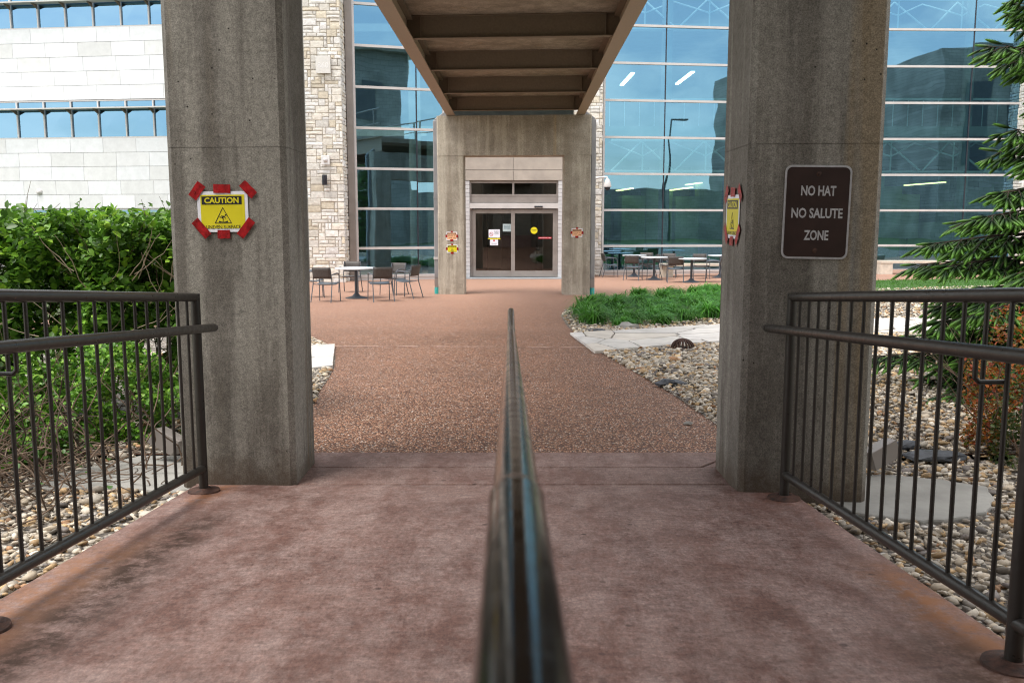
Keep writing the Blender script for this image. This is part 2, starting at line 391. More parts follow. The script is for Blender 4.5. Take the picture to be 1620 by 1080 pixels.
M['teal'] = simple('teal_boot', (0.03, 0.36, 0.33), 0.5, 0, 0.15, 8)
M['chair'] = simple('chair_blue_grey_metal', (0.11, 0.125, 0.145), 0.4, 0.3, 0.12, 10)
M['chairback'] = simple('chair_brown_mesh', (0.075, 0.068, 0.064), 0.55, 0.2, 0.15, 25)
M['tabletop'] = simple('table_laminate', (0.62, 0.66, 0.70), 0.4, 0, 0.05, 5)
M['tableleg'] = simple('table_cast_iron', (0.055, 0.065, 0.08), 0.45, 0.2, 0.1, 12)
M['white'] = simple('white_paper', (0.80, 0.82, 0.90), 0.6, 0, 0.03, 8)
M['yellow'] = simple('yellow_print', (0.72, 0.64, 0.015), 0.4, 0, 0.05, 6)
M['orange'] = simple('orange_print', (0.80, 0.45, 0.25), 0.5, 0, 0.05, 6)
M['black'] = simple('black_ink', (0.012, 0.013, 0.018), 0.45, 0, 0.1, 20)
M['tape'] = simple('red_tape', (0.36, 0.005, 0.008), 0.34, 0, 0.3, 30, bump=0.5, spec=0.35)
M['redink'] = simple('red_ink', (0.55, 0.02, 0.03), 0.5, 0, 0.05, 12)
M['brownsign'] = simple('brown_sign_face', (0.032, 0.014, 0.012), 0.35, 0, 0.15, 8)
M['signwhite'] = simple('reflective_white', (0.48, 0.48, 0.50), 0.45, 0, 0.1, 40)
M['darklamp'] = simple('charcoal_metal', (0.03, 0.033, 0.045), 0.45, 0.2, 0.1, 10)
M['whiteplastic'] = simple('white_plastic', (0.72, 0.72, 0.72), 0.4, 0, 0.05, 8)
M['benchstone'] = simple('pale_precast', (0.62, 0.56, 0.47), 0.85, 0, 0.1, 6, bump=0.2)
M['slab'] = simple('grey_stone_slab', (0.33, 0.325, 0.30), 0.85, 0, 0.14, 4, bump=0.7)
M['darkstone'] = simple('dark_slate_rock', (0.075, 0.085, 0.10), 0.6, 0, 0.3, 20, bump=0.5)
M['threshold'] = simple('bluish_threshold_concrete', (0.30, 0.34, 0.37), 0.8, 0, 0.08, 4)
M['jamb'] = m_vcol('white_glazed_block', 0.5, 6, 0.15, 0.05, 0.004)
M['intwall'] = simple('interior_wall', (0.35, 0.35, 0.33), 0.8, 0, 0.1, 2)
M['intgreen'] = simple('interior_green_panel', (0.22, 0.36, 0.16), 0.8, 0, 0.1, 2)
M['intfloor'] = simple('interior_floor', (0.16, 0.14, 0.13), 0.5, 0, 0.1, 2)
M['intdark'] = simple('interior_dark', (0.035, 0.03, 0.028), 0.8, 0, 0.2, 2)
M['truss'] = simple('white_truss_paint', (0.70, 0.74, 0.76), 0.5, 0, 0.04, 6)
def m_glass(name, refl, trans, fac, wav=0.0):
    n = NT(name); n.t.nodes.remove(n.b)
    gl = n.t.nodes.new('ShaderNodeBsdfGlossy'); gl.inputs['Color'].default_value = (*refl, 1); gl.inputs['Roughness'].default_value = 0.012
    tr = n.t.nodes.new('ShaderNodeBsdfTransparent'); tr.inputs[0].default_value = (*trans, 1)
    fr = n.t.nodes.new('ShaderNodeFresnel'); fr.inputs[0].default_value = 1.5
    f = n.math('ADD', fr.outputs[0], fac, True)
    if wav:
        b = n.t.nodes.new('ShaderNodeBump'); b.inputs['Strength'].default_value = wav; b.inputs['Distance'].default_value = 0.03
        n.t.links.new(n.noise(0.8, 1, 0.4), b.inputs['Height']); n.t.links.new(b.outputs[0], gl.inputs['Normal'])
    ms = n.t.nodes.new('ShaderNodeMixShader'); n.t.links.new(f, ms.inputs[0])
    n.t.links.new(tr.outputs[0], ms.inputs[1]); n.t.links.new(gl.outputs[0], ms.inputs[2]); n.t.links.new(ms.outputs[0], n.out.inputs[0])
    return n.mat
M['glass'] = m_glass('blue_coated_glass', (0.35, 0.69, 0.96), (0.46, 0.76, 0.76), 0.32, 0.14)
M['glass_office'] = m_glass('office_coated_glass', (0.30, 0.55, 0.80), (0.3, 0.45, 0.5), 0.45, 0.16)
M['glass_door'] = m_glass('grey_door_glass', (0.8, 0.8, 0.78), (0.55, 0.55, 0.52), 0.10, 0.03)
def m_emit(name, col, st):
    n = NT(name); n.b.inputs['Base Color'].default_value = (*col, 1); n.b.inputs['Emission Color'].default_value = (*col, 1)
    n.b.inputs['Emission Strength'].default_value = st; return n.mat
M['tube'] = m_emit('lit_fluorescent_diffuser', (1.0, 0.97, 0.85), 5.0)
M['tube_warm'] = m_emit('lit_warm_diffuser', (1.0, 0.86, 0.34), 2.6)

# ------------------------------------------------------------------ text
def text(mb, s, cx, cz, y, h, w=None, bold=0.0, col=(1, 1, 1), depth=0.0006, mi=0):
    cu = bpy.data.curves.new('t', 'FONT'); cu.body = s; cu.size = 1.0; cu.offset = bold; cu.extrude = 0.0; cu.resolution_u = 3
    o = bpy.data.objects.new('t', cu); COL.objects.link(o); bpy.context.view_layer.update()
    me = bpy.data.meshes.new_from_object(o)
    V = [v.co.copy() for v in me.vertices]; Fs = [list(p.vertices) for p in me.polygons]
    bpy.data.objects.remove(o); bpy.data.curves.remove(cu); bpy.data.meshes.remove(me)
    if not V: return
    x0, x1 = min(v.x for v in V), max(v.x for v in V); y0, y1 = min(v.y for v in V), max(v.y for v in V)
    sy = h/(y1-y0); sx = (w/(x1-x0)) if w else sy
    mb.add([(cx + (v.x-(x0+x1)/2)*sx, y, cz + (v.y-(y0+y1)/2)*sy) for v in V], Fs, col, mi)

# ================================================================== GROUND
def sheet(name, poly, dz, mat, step=1.0, kind='structure'):
    """horizontal sheet that follows gz, cut as a grid clipped to a convex/concave outline by fine fan of strips"""
    import bmesh
    bm = bmesh.new(); vs = [bm.verts.new((p[0], p[1], 0)) for p in poly]; f = bm.faces.new(vs)
    if f.normal.z < 0 or True: f.normal_update()
    if f.normal.z < 0: f.normal_flip()
    ys = [p[1] for p in poly]; xs = [p[0] for p in poly]
    cuts = [y for y in (5.42, 9, 14, 16, 18, 20, 22) if min(ys) < y < max(ys)]
    for y in cuts: bmesh.ops.bisect_plane(bm, geom=bm.verts[:]+bm.edges[:]+bm.faces[:], plane_co=(0, y, 0), plane_no=(0, 1, 0))
    for x in (5,):
        if min(xs) < x < max(xs): bmesh.ops.bisect_plane(bm, geom=bm.verts[:]+bm.edges[:]+bm.faces[:], plane_co=(x, 0, 0), plane_no=(1, 0, 0))
    bmesh.ops.triangulate(bm, faces=bm.faces[:])
    for v in bm.verts: v.co.z = gz(v.co.x, max(v.co.y, 5.42) if v.co.y > 5.4 else v.co.y) + dz
    me = bpy.data.meshes.new(name); bm.to_mesh(me); bm.free()
    o = link(name, me, mat); tag(o, kind=kind); return o
sheet('ground', [(-220, -120), (220, -120), (220, 5.41), (-220, 5.41)], -0.05, M['soil'])
sheet('ground', [(-220, 5.41), (220, 5.41), (220, 400), (-220, 400)], -0.05, M['soil'])
sheet('plaza', [(-9, 5.46), (20, 5.46), (26, 36), (-9, 36)], 0.0, M['agg'])

# ramp and landing: dyed concrete, real joints between the pours
XL, XR = -1.72, 1.46
b = MB()
b.add([(XL, -3, zramp(-3)-0.7), (XR, -3, zramp(-3)-0.7), (XR, 4.745, LAND-0.35), (XL, 4.745, LAND-0.35),
       (XL, -3, zramp(-3)), (XR, -3, zramp(-3)), (XR, 4.745, zramp(4.745)), (XL, 4.745, zramp(4.745))],
      [(3, 2, 1, 0), (4, 5, 6, 7), (0, 1, 5, 4), (1, 2, 6, 5), (2, 3, 7, 6), (3, 0, 4, 7)])
tag(b.build('ramp', M['ramp'], bevel=0.008), kind='structure')
b = MB(); b.prism([(-1.72, 4.755), (1.46, 4.755), (1.46, 5.095), (-1.72, 5.095)], 0.0, LAND+0.001)
b.prism([(-1.60, 5.105), (1.09, 5.105), (1.40, 5.45), (-1.60, 5.45)], 0.0, LAND)
b.prism([(1.105, 5.105), (1.60, 5.105), (1.60, 5.45), (1.415, 5.45)], 0.0, LAND-0.002)
tag(b.build('landing', M['ramp'], bevel=0.006), kind='structure')
b = MB(); b.prism([(-1.7, 4.7), (1.45, 4.7), (1.45, 5.44), (-1.7, 5.44)], 0.02, LAND-0.02)
tag(b.build('joint_filler', M['intdark']), kind='structure')

# planting beds
curveR = [(1132, 671), (1095, 645), (1060, 621), (1000, 586), (950, 558), (915, 532), (895, 513), (887, 499), (895, 490), (915, 485), (930, 483)]
cR = [G(*p) for p in curveR]
bedR = [(2.0, 5.44)] + [(p.x, p.y) for p in cR] + [(2.2, 22.0), (7.0, 23.6), (14.0, 24.4), (24, 24.8), (24, 5.44)]
bedR[0] = (cR[0].x-0.02, 5.60)
bedR = [(1.62, 5.47)] + bedR
curveL = [(497, 640), (505, 620), (519, 600), (528, 583), (531, 566), (524, 553), (510, 543), (490, 534)]
cL = [G(*p) for p in curveL]
bedL = [(-1.62, 5.47), (-1.75, 6.2)] + [(p.x, p.y) for p in cL] + [(-4.5, 14.6), (-9.5, 15.4), (-16, 15.6), (-16, 5.47)]
sheet('gravel_bed', bedR, 0.004, M['gravelbed'], kind='structure')
sheet('gravel_bed', bedL, 0.004, M['gravelbed'], kind='structure')
sheet('gravel_bed', [(1.50, -3), (14, -3), (14, 5.41), (1.50, 5.41)], -0.03, M['gravelbed'], kind='structure')
sheet('gravel_bed', [(-14, -3), (-1.76, -3), (-1.76, 5.41), (-14, 5.41)], -0.03, M['gravelbed'], kind='structure')

# pebbles
ICO_V = []; phi = (1+5**.5)/2
for a_, b_ in ((-1, phi), (1, phi), (-1, -phi), (1, -phi)): ICO_V.append((a_, b_, 0))
for a_, b_ in ((-1, phi), (1, phi), (-1, -phi), (1, -phi)): ICO_V.append((0, a_, b_))
for a_, b_ in ((phi, -1), (phi, 1), (-phi, -1), (-phi, 1)): ICO_V.append((a_, 0, b_))
ICO_V = np.array(ICO_V) / math.sqrt(1+phi*phi)
ICO_F = [(0,11,5),(0,5,1),(0,1,7),(0,7,10),(0,10,11),(1,5,9),(5,11,4),(11,10,2),(10,7,6),(7,1,8),(3,9,4),(3,4,2),(3,2,6),(3,6,8),(3,8,9),(4,9,5),(2,4,11),(6,2,10),(8,6,7),(9,8,1)]
def pebbles(pts, size, name='gravel'):
    N = len(pts)
    tv = ICO_V + RNG.normal(0, 0.10, ICO_V.shape)
    s = size * RNG.lognormal(0, 0.32, N)
    sc = np.stack([s, s*RNG.uniform(.5, .95, N), s*RNG.uniform(.25, .55, N)], -1)
    Rm = rotmats(RNG.uniform(0, 6.28, N), RNG.normal(0, .33, N), RNG.normal(0, .33, N)) * sc[:, None, :]
    pal = np.array([(.60, .58, .54), (.50, .46, .40), (.42, .31, .19), (.30, .29, .28), (.55, .42, .26), (.68, .67, .64), (.22, .21, .22), (.36, .22, .13), (.46, .45, .43), (.16, .15, .14)])
    c = pal[RNG.choice(len(pal), N, p=[.19, .17, .11, .11, .10, .13, .06, .03, .07, .03])] * RNG.uniform(.55, 1.2, (N, 1)) * np.array([1.08, 1.0, .88])
    return bulk(name, M['pebble'], tv, ICO_F, Rm.astype(np.float32), pts.astype(np.float32), c)
EXCL = [[((ray(px, py)*((0.375-CZ)/ray(px, py).z)).x, (ray(px, py)*((0.375-CZ)/ray(px, py).z)).y) for px, py in poly] for poly in
        ([(40, 762), (70, 752), (140, 738), (215, 722), (252, 712), (330, 690), (360, 740), (330, 772), (262, 776), (200, 771), (120, 772), (60, 772)],
         [(1300, 770), (1340, 752), (1400, 750), (1490, 757), (1560, 768), (1574, 790), (1560, 808), (1500, 822), (1440, 822), (1400, 816), (1360, 812), (1310, 800)])] + [[tuple(G(*p)[:2]) for p in [(938, 561), (1013, 554), (1140, 544), (1290, 533), (1445, 528), (1640, 521), (1640, 500), (1445, 505), (1290, 509), (1140, 515), (969, 526), (900, 529)]],
        [tuple(G(*p)[:2]) for p in [(300, 612), (420, 598), (529, 584), (532, 547), (430, 552), (330, 559)]],
        [tuple(G(*p)[:2]) for p in [(948, 506), (1000, 506), (1300, 496), (1300, 462), (1150, 466), (1060, 472), (1000, 476), (950, 482), (935, 494)]]]
def scatter(poly, dens, x0, x1, y0, y1, dz, jit):
    N = int((x1-x0)*(y1-y0)*dens); P = np.stack([RNG.uniform(x0, x1, N), RNG.uniform(y0, y1, N)], -1)
    if poly is not None: P = P[inpoly(P, poly)]
    for ex in EXCL: P = P[~inpoly(P, ex)]
    # keep what lies in the cone of view, with a margin
    P = P[np.abs(P[:, 0]) < P[:, 1]*0.60+1.2]
    z = np.array([gz(x, y) for x, y in P]) + dz + RNG.uniform(0, jit, len(P))
    return np.column_stack([P, z])
near = np.concatenate([scatter(None, 1300, 1.50, 4.6, 1.6, 5.44, -0.022, 0.03), scatter(bedR, 850, 1.1, 6.6, 5.44, 9.0, 0.006, 0.03),
                       scatter(None, 1300, -3.9, -1.76, 1.6, 5.44, -0.022, 0.03), scatter(bedL, 500, -3.0, -1.6, 5.44, 9.0, 0.006, 0.03)])
pebs = pebbles(near, 0.0215); tag(pebs, 'tan grey and white river pebbles lying beside the ramp', 'gravel', kind='stuff')
mid = np.concatenate([scatter(bedR, 520, 0.6, 9.0, 9.0, 15.5, 0.006, 0.03), scatter(bedR, 170, 1.0, 14, 15.5, 24.5, 0.006, 0.03), scatter(bedL, 300, -4.5, -1.8, 9, 14.6, 0.006, 0.03)])
pebs2 = pebbles(mid, 0.030); tag(pebs2, 'pale river pebbles around the flagstone path and clump bed', 'gravel', kind='stuff')

# flagstone paths (voronoi stones in strip coordinates, real thickness)
def clip(poly, a, b_, c):          # keep a*x+b*y<=c
    out = []
    for i in range(len(poly)):
        p, q = poly[i], poly[(i+1) % len(poly)]; dp = a*p[0]+b_*p[1]-c; dq = a*q[0]+b_*q[1]-c
        if dp <= 0: out.append(p)
        if dp*dq < 0: t = dp/(dp-dq); out.append((p[0]+(q[0]-p[0])*t, p[1]+(q[1]-p[1])*t))
    return out
def flag_strip(front, back, nseed, gap=0.02, seed=3):
    rg = random.Random(seed); mb = MB()
    L = sum((front[i+1]-front[i]).length for i in range(len(front)-1)); Wd = sum((f-b_).length for f, b_ in zip(front, back))/len(front)
    seeds = []
    for _ in range(4000):
        p = (rg.uniform(0, L), rg.uniform(0, Wd))
        if all((p[0]-q[0])**2 + ((p[1]-q[1])*1.3)**2 > (0.62*math.sqrt(L*Wd/nseed))**2*1.35 for q in seeds): seeds.append(p)
        if len(seeds) >= nseed: break
    def pt(u, v):
        t = u/L*(len(front)-1); i = min(int(t), len(front)-2); t -= i
        a = front[i].lerp(front[i+1], t); c = back[i].lerp(back[i+1], t); return a.lerp(c, v/Wd)
    for s in seeds:
        poly = [(0, 0), (L, 0), (L, Wd), (0, Wd)]
        for q in seeds:
            if q == s: continue
            dx, dy = q[0]-s[0], q[1]-s[1]; dd = math.hypot(dx, dy); dx /= dd; dy /= dd
            poly = clip(poly, dx, dy, dx*(s[0]+q[0])/2 + dy*(s[1]+q[1])/2 - gap)
            if len(poly) < 3: break
        if len(poly) < 3: continue
        # densify and roughen the outline
        o = []
        for i in range(len(poly)):
            p, q = poly[i], poly[(i+1) % len(poly)]; n_ = max(1, int(math.hypot(q[0]-p[0], q[1]-p[1])/0.18))
            for k in range(n_):
                t = k/n_; j = 0.0 if k == 0 else 0.018
                o.append((p[0]+(q[0]-p[0])*t + rg.uniform(-j, j), p[1]+(q[1]-p[1])*t + rg.uniform(-j, j)))
        W_ = [pt(max(0, min(L, u)), max(0, min(Wd, v))) for u, v in o]
        g = rg.uniform(.9, 1.08); tone = rg.choice([(.62, .60, .56), (.58, .54, .48), (.66, .64, .61), (.60, .58, .55)])
        top = rg.uniform(.036, .044)
        mb.prism([(w.x, w.y, w.z) for w in W_], lambda p: gz(p[0], p[1])+0.002, lambda p, t=top: gz(p[0], p[1])+t, tuple(c*g for c in tone))
    return mb
fr = [G(941, 560), G(1013, 553), G(1140, 543), G(1290, 532), G(1445, 527), G(1640, 520)]
bk = [G(902, 530), G(969, 526), G(1140, 515), G(1290, 509), G(1445, 505), G(1640, 500)]
tag(flag_strip(fr, bk, 34, 0.028).build('flagstone_path', M['flag'], bevel=0.006), kind='structure')
fl = [G(300, 610), G(420, 596), G(527, 583)]; bl = [G(330, 560), G(430, 553), G(530, 548)]
tag(flag_strip(fl, bl, 8, 0.012, 5).build('flagstone_path', M['flag'], bevel=0.006), kind='structure')

# single large slabs beside the two near pillars
def slab(pxs, label, z0=0.30, th=0.075):
    pts = [at(px, py, 1) for px, py in pxs]; out = []
    for px, py in pxs:
        r = ray(px, py); t = (z0+th-CZ)/r.z; p = r*t; out.append((p.x, p.y))
    c = sum((Vector((x, y, 0)) for x, y in out), Vector())/len(out)
    rg = random.Random(len(label)); o2 = []
    for i in range(len(out)):
        p, q = out[i], out[(i+1) % len(out)]
        for k in range(4): t_ = k/4; o2.append((p[0]+(q[0]-p[0])*t_+rg.uniform(-.012, .012), p[1]+(q[1]-p[1])*t_+rg.uniform(-.018, .018)))
    b = MB(); b.prism(o2, z0-0.02, z0+th)
    o = b.build('stone_slab', M['slab'], bevel=0.012, off=(c.x, c.y, z0)); o.location = (c.x, c.y, z0)
    tag(o, label, 'stone slab', 'big flat slabs lying beside the near pillars')
slab([(40, 762), (70, 752), (140, 738), (215, 722), (252, 712), (330, 690), (360, 740), (330, 772), (262, 776), (200, 771), (120, 772), (60, 772)], 'large pale slab in the gravel behind the left railing and left of the left pillar')
slab([(1300, 770), (1340, 752), (1400, 750), (1490, 757), (1560, 768), (1574, 790), (1560, 808), (1500, 822), (1440, 822), (1400, 816), (1360, 812), (1310, 800)], 'large pale slab in the gravel behind the right railing and right of the right pillar')

# ================================================================== PILLARS
SK = -0.075   # the cross direction of the bridge is skewed: its right side stands nearer
def skewbox(x0, x1, y0, y1, z0, z1, ch, xr, mb=None):
    """plan is a chamfered parallelogram; xr = x where y is exact"""
    f = lambda x, y: (x, y + SK*(x-xr))
    P = [f(x0+ch, y0), f(x1-ch, y0), f(x1, y0+ch), f(x1, y1-ch), f(x1-ch, y1), f(x0+ch, y1), f(x0, y1-ch), f(x0, y0+ch)]
    mb = mb or MB(); mb.prism(P, z0, z1); return mb
def pillar(x0, x1, yin, dep, label, xin):
    t = MB(); zj = at(700, 232, 4.7).z
    skewbox(x0, x1, yin, yin+dep, 0.02, zj-0.0015, 0.028, xin, t)
    skewbox(x0+0.003, x1-0.003, yin+0.003, yin+dep-0.003, zj-0.004, zj+0.002, 0.026, xin, t)
    skewbox(x0, x1, yin, yin+dep, zj+0.001, 4.535, 0.028, xin, t)
    c = Vector(((x0+x1)/2, yin+dep/2, 0.3)); o = t.build('concrete_pillar', M['conc_near'], off=c); o.location = c
    tag(o, label, 'pillar', 'near pillars on both sides of the ramp'); return o
PLX0, PLX1, PLY = -1.800, -1.168, 4.72
PRX0, PRX1, PRY = 1.180, 1.835, 4.56
pillar(PLX0, PLX1, PLY, 0.50, 'thick stained concrete pillar on the left with a yellow caution paper taped to its front', PLX1)
pillar(PRX0, PRX1, PRY, 0.55, 'thick brownish concrete pillar on the right that carries the dark brown no hat sign', PRX0)

# far portal
def fy(X): return 23.40 + SK*(X+1.91)
t = thing('bridge_portal', 'weathered concrete portal frame with two legs standing in front of the sliding doors', 'portal', (0.05, 23.3, 0))
for x0, x1, nm in ((-1.915, -1.215, 'leg'), (1.305, 2.000, 'leg')):
    skewbox(x0, x1, fy(x0), fy(x0)+0.62, -0.05, 2.05, 0.025, x0).build(nm, M['conc_far'], t)
    # upper pour of the leg, above the form joint
    skewbox(x0+0.004, x1-0.004, fy(x0)+0.004, fy(x0)+0.616, 2.05, 3.535, 0.025, x0).build('leg', M['conc_far'], t)
skewbox(-1.918, 2.003, fy(-1.918)-0.003, fy(-1.918)+0.623, 3.535, 4.53, 0.025, -1.918).build('lintel', M['conc_far'], t)

# downspouts
for side, px0, lab in ((-1, 690.2, 'grey square downspout on the left side of the portal with a shiny clamp low down'), (1, 936.2, 'grey square downspout on the right side of the portal')):
    X = (px0-810)/1421*23.25; Yc = fy(X)+0.12
    d = thing('downspout', lab, 'downspout', (X, Yc, 0), 'downspouts beside the portal legs')
    b = MB(); b.box(X-0.058, X+0.058, Yc-0.06, Yc+0.06, 0.42, 4.42)
    xi = X - side*0.30
    b.bar((X, Yc, 4.40), (xi, Yc, 4.62), 0.115, 0.115); b.build('pipe', M['spout'], d, bevel=0.012)
    MB().box(X-0.066, X+0.066, Yc-0.068, Yc+0.068, 2.46, 2.50).build('coupling', M['spout'], d)
    b = MB(); b.prism([(X-.058, Yc-.06), (X+.058, Yc-.06), (X+.058, Yc+.06), (X-.058, Yc+.06)], 0.20, 0.42); b.lathe([(0.05, 0.12), (0.062, 0.2)], (X, Yc, 0)); b.build('adapter', M['alu_dark'], d)
    MB().lathe([(0.062, -0.04), (0.066, 0.0), (0.066, 0.17), (0.058, 0.18)], (X, Yc, 0), 20).build('drain_boot', M['teal'], d, True)
    if side < 0: MB().box(X-0.075, X+0.075, Yc-0.075, Yc+0.075, 0.90, 0.96).build('clamp', M['alu'], d)

# ================================================================== BRIDGE
ZB = 4.54
gl = lambda Y: -1.725 + 0.0034*(Y-5)      # outer edge of the left girder
gr = lambda Y: 1.585 + 0.0137*(Y-5)       # outer edge of the right girder
br = thing('footbridge', 'brown steel footbridge overhead with cross beams seen from below', 'bridge', (0, 12, ZB))
Y0, Y1 = -7.0, 24.0
def girder(edge, inward):
    b = MB()
    def quad(xa0, xa1, z0, z1):
        vs = []
        for Y in (Y0, Y1):
            e = edge(Y); a_, c_ = sorted((e+inward*xa0, e+inward*xa1))
            vs += [(a_, Y, z0), (c_, Y, z0), (c_, Y, z1), (a_, Y, z1)]
        b.add(vs, [(0, 1, 2, 3), (7, 6, 5, 4), (0, 4, 5, 1), (1, 5, 6, 2), (2, 6, 7, 3), (3, 7, 4, 0)])
    quad(0, 0.215, 0+ZB, 0.022+ZB); quad(0.10, 0.114, 0.022+ZB, 0.56+ZB); quad(0, 0.215, 0.56+ZB, 0.582+ZB)
    return b
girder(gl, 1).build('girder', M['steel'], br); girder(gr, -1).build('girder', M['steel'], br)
ys = [2.6, 5.45, 8.30, 11.15, 13.95, 16.75, 19.65, 22.6]
for y in ys + [-0.25, -3.1, -5.9]:
    b = MB(); yL = y + 0.10; xl = gl(y)+0.116; xr = gr(y)-0.116
    def bx(dy0, dy1, z0, z1, a=xl, c=xr):
        vs = []
        for x, yy in ((a, yL+SK*(a-xl)), (c, yL+SK*(c-xl))):
            vs += [(x, yy+dy0, ZB+z0), (x, yy+dy1, ZB+z0), (x, yy+dy1, ZB+z1), (x, yy+dy0, ZB+z1)]
        b.add(vs, [(3, 2, 1, 0), (4, 5, 6, 7), (1, 5, 4, 0), (2, 6, 5, 1), (3, 7, 6, 2), (0, 4, 7, 3)])
    bx(-0.055, 0.055, 0.024, 0.038); bx(-0.006, 0.006, 0.038, 0.345); bx(-0.055, 0.055, 0.345, 0.358)
    for a, c in ((xl+0.20, xl+0.212), (xr-0.212, xr-0.20)):      # stiffener plates
        bx(-0.053, -0.006, 0.038, 0.345, a, c)
    for xx in (xl+0.02, xr-0.10):
        bx(-0.08, -0.056, 0.042, 0.062, xx, xx+0.08)
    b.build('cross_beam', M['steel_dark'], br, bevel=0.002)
b = MB()
for s_, e in ((1, gl), (-1, gr)):      # ledger angle under the slab, bolted along each web
    vs = []
    for Y in (Y0+0.1, Y1-0.1):
        x0 = e(Y)+s_*0.116; x1 = x0+s_*0.09; a_, c_ = sorted((x0, x1)); vs += [(a_, Y, ZB+0.30), (c_, Y, ZB+0.30), (c_, Y, ZB+0.312), (a_, Y, ZB+0.312)]
    b.add(vs, [(0, 1, 2, 3), (7, 6, 5, 4), (0, 4, 5, 1), (1, 5, 6, 2), (2, 6, 7, 3), (3, 7, 4, 0)])
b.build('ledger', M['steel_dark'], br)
b = MB(); b.add([(gl(Y0)+.118, Y0, ZB+.36), (gr(Y0)-.118, Y0, ZB+.36), (gr(Y1)-.118, Y1, ZB+.36), (gl(Y1)+.118, Y1, ZB+.36),
                 (gl(Y0)+.118, Y0, ZB+.53), (gr(Y0)-.118, Y0, ZB+.53), (gr(Y1)-.118, Y1, ZB+.53), (gl(Y1)+.118, Y1, ZB+.53)],
                [(3, 2, 1, 0), (4, 5, 6, 7), (0, 1, 5, 4), (1, 2, 6, 5), (2, 3, 7, 6), (3, 0, 4, 7)])
b.build('deck_slab', M['conc_deck'], br)
for e, s_ in ((gl, 1), (gr, -1)):      # glazed parapet of the bridge, seen only as a reflection
    b = MB()
    for k in range(11):
        Y = Y0 + 0.5 + k*3.0; b.box(e(Y)+s_*.04-.03, e(Y)+s_*.04+.03, Y-.03, Y+.03, ZB+.582, ZB+1.7)
    b.tube([(e(Y0)+s_*.04, Y0, ZB+1.7), (e(Y1)+s_*.04, Y1, ZB+1.7)], 0.03); b.tube([(e(Y0)+s_*.04, Y0, ZB+1.15), (e(Y1)+s_*.04, Y1, ZB+1.15)], 0.02)
    b.build('parapet', M['alu_dark'], br)

# ================================================================== RAILINGS
def railing(side, xr, posts, end, inner, label):
    t = thing('railing', label, 'railing', (xr, posts[0], zramp(posts[0])), 'picket railings along both edges of the ramp')
    zz = lambda Y, h: zramp(Y) + h
    yend = posts[0]
    MB().tube([(xr, -1.5, zz(-1.5, 1.018)), (xr, yend, zz(yend, 1.018)), ], 0.0215, 16).build('top_rail', M['rail'], t, True)
    MB().tube([(xr, -1.5, zz(-1.5, 0.125)), (xr, yend, zz(yend, 0.125))], 0.0215, 16).build('bottom_rail', M['rail'], t, True)
    hx = xr - side*0.085
    b = MB(); b.tube([(hx, -1.5, zz(-1.5, 0.862)), (hx, end-0.02, zz(end-0.02, 0.862)), (hx, end, zz(end, 0.860)), (hx, end+0.01, zz(end+.01, 0.857))], [0.021, 0.021, 0.017, 0.006], 16)
    h = b.build('handrail', M['rail'], t, True)
    for p in posts[1:]:
        q = p + 0.16
        MB().tube([(xr, q-0.02, zz(q, 0.778)), (hx+side*0.012, q-0.02, zz(q, 0.778)), (hx, q-0.02, zz(q, 0.790)), (hx, q-0.02, zz(q, 0.845))], 0.0075, 8).build('bracket', M['rail'], h, True)
    for p in posts:
        po = MB().tube([(xr, p, zz(p, -0.002)), (xr, p, zz(p, 1.036))], 0.0235, 18).build('post', M['rail'], t, True)
        MB().lathe([(0.078, -0.012), (0.082, 0.0), (0.080, 0.010), (0.04, 0.016), (0.034, 0.022)], (xr, p, zz(p, 0.0)), 24).build('base_plate', M['rustplate'], po, True)
    for i in range(len(posts)-1):
        a, c = posts[i], posts[i+1]; n_ = 16
        for k in range(1, n_):
            Y = a + (c-a)*k/n_
            MB().tube([(xr, Y, zz(Y, 0.13)), (xr, Y, zz(Y, 1.010))], 0.0075, 8, cap=False).build('baluster', M['rail'], t, True)
    return t
railing(-1, -1.612, [4.57, 2.60, 0.63], 4.60, 1, 'dark grey picket railing with a lower handrail along the left edge of the ramp')
railing(1, 1.372, [4.40, 2.33, 0.26], 4.53, -1, 'dark grey picket railing with a lower handrail along the right edge of the ramp')

# centre handrail: sloping tube, splice collar, level extension
t = thing('centre_handrail', 'glossy dark steel tube running down the middle of the ramp straight from the viewer', 'handrail', (0, 4.4, zramp(4.4)))
def hr(Y): return zramp(Y) + 0.838
xc = lambda Y: 0.0055 - 0.0022*Y
p0, p1, p2 = (xc(-0.6), -0.6, hr(-0.6)), (xc(0.72), 0.72, hr(0.72)), (xc(4.35), 4.35, hr(4.35))
MB().tube([p0, p1], 0.0225, 32).build('tube', M['rail_dark'], t, True)
MB().tube([(xc(.695), .695, hr(.695)), (xc(.72), .72, hr(.72)), (xc(.735), .735, hr(.735))], [0.0225, 0.0233, 0.0215], 32).build('splice_collar', M['rail_dark'], t, True)
MB().tube([(xc(.73), .73, hr(.73)), p2, (xc(4.42), 4.42, hr(4.42)+0.004), (xc(5.55), 5.55, hr(4.42)+0.002), (xc(5.58), 5.58, hr(4.42)-0.01), (xc(5.59), 5.59, hr(4.42)-0.05)],
          [0.0205]*6, 32).build('tube', M['rail_dark'], t, True)
for Y in (1.9, 4.3):
    po = MB().tube([(xc(Y), Y, zramp(Y)-0.002), (xc(Y), Y, hr(Y)-0.015)], 0.019, 16).build('post', M['rail'], t, True)
    MB().lathe([(0.06, -0.01), (0.06, 0.008), (0.03, 0.014)], (xc(Y), Y, zramp(Y)), 20).build('base_plate', M['rustplate'], po, True)

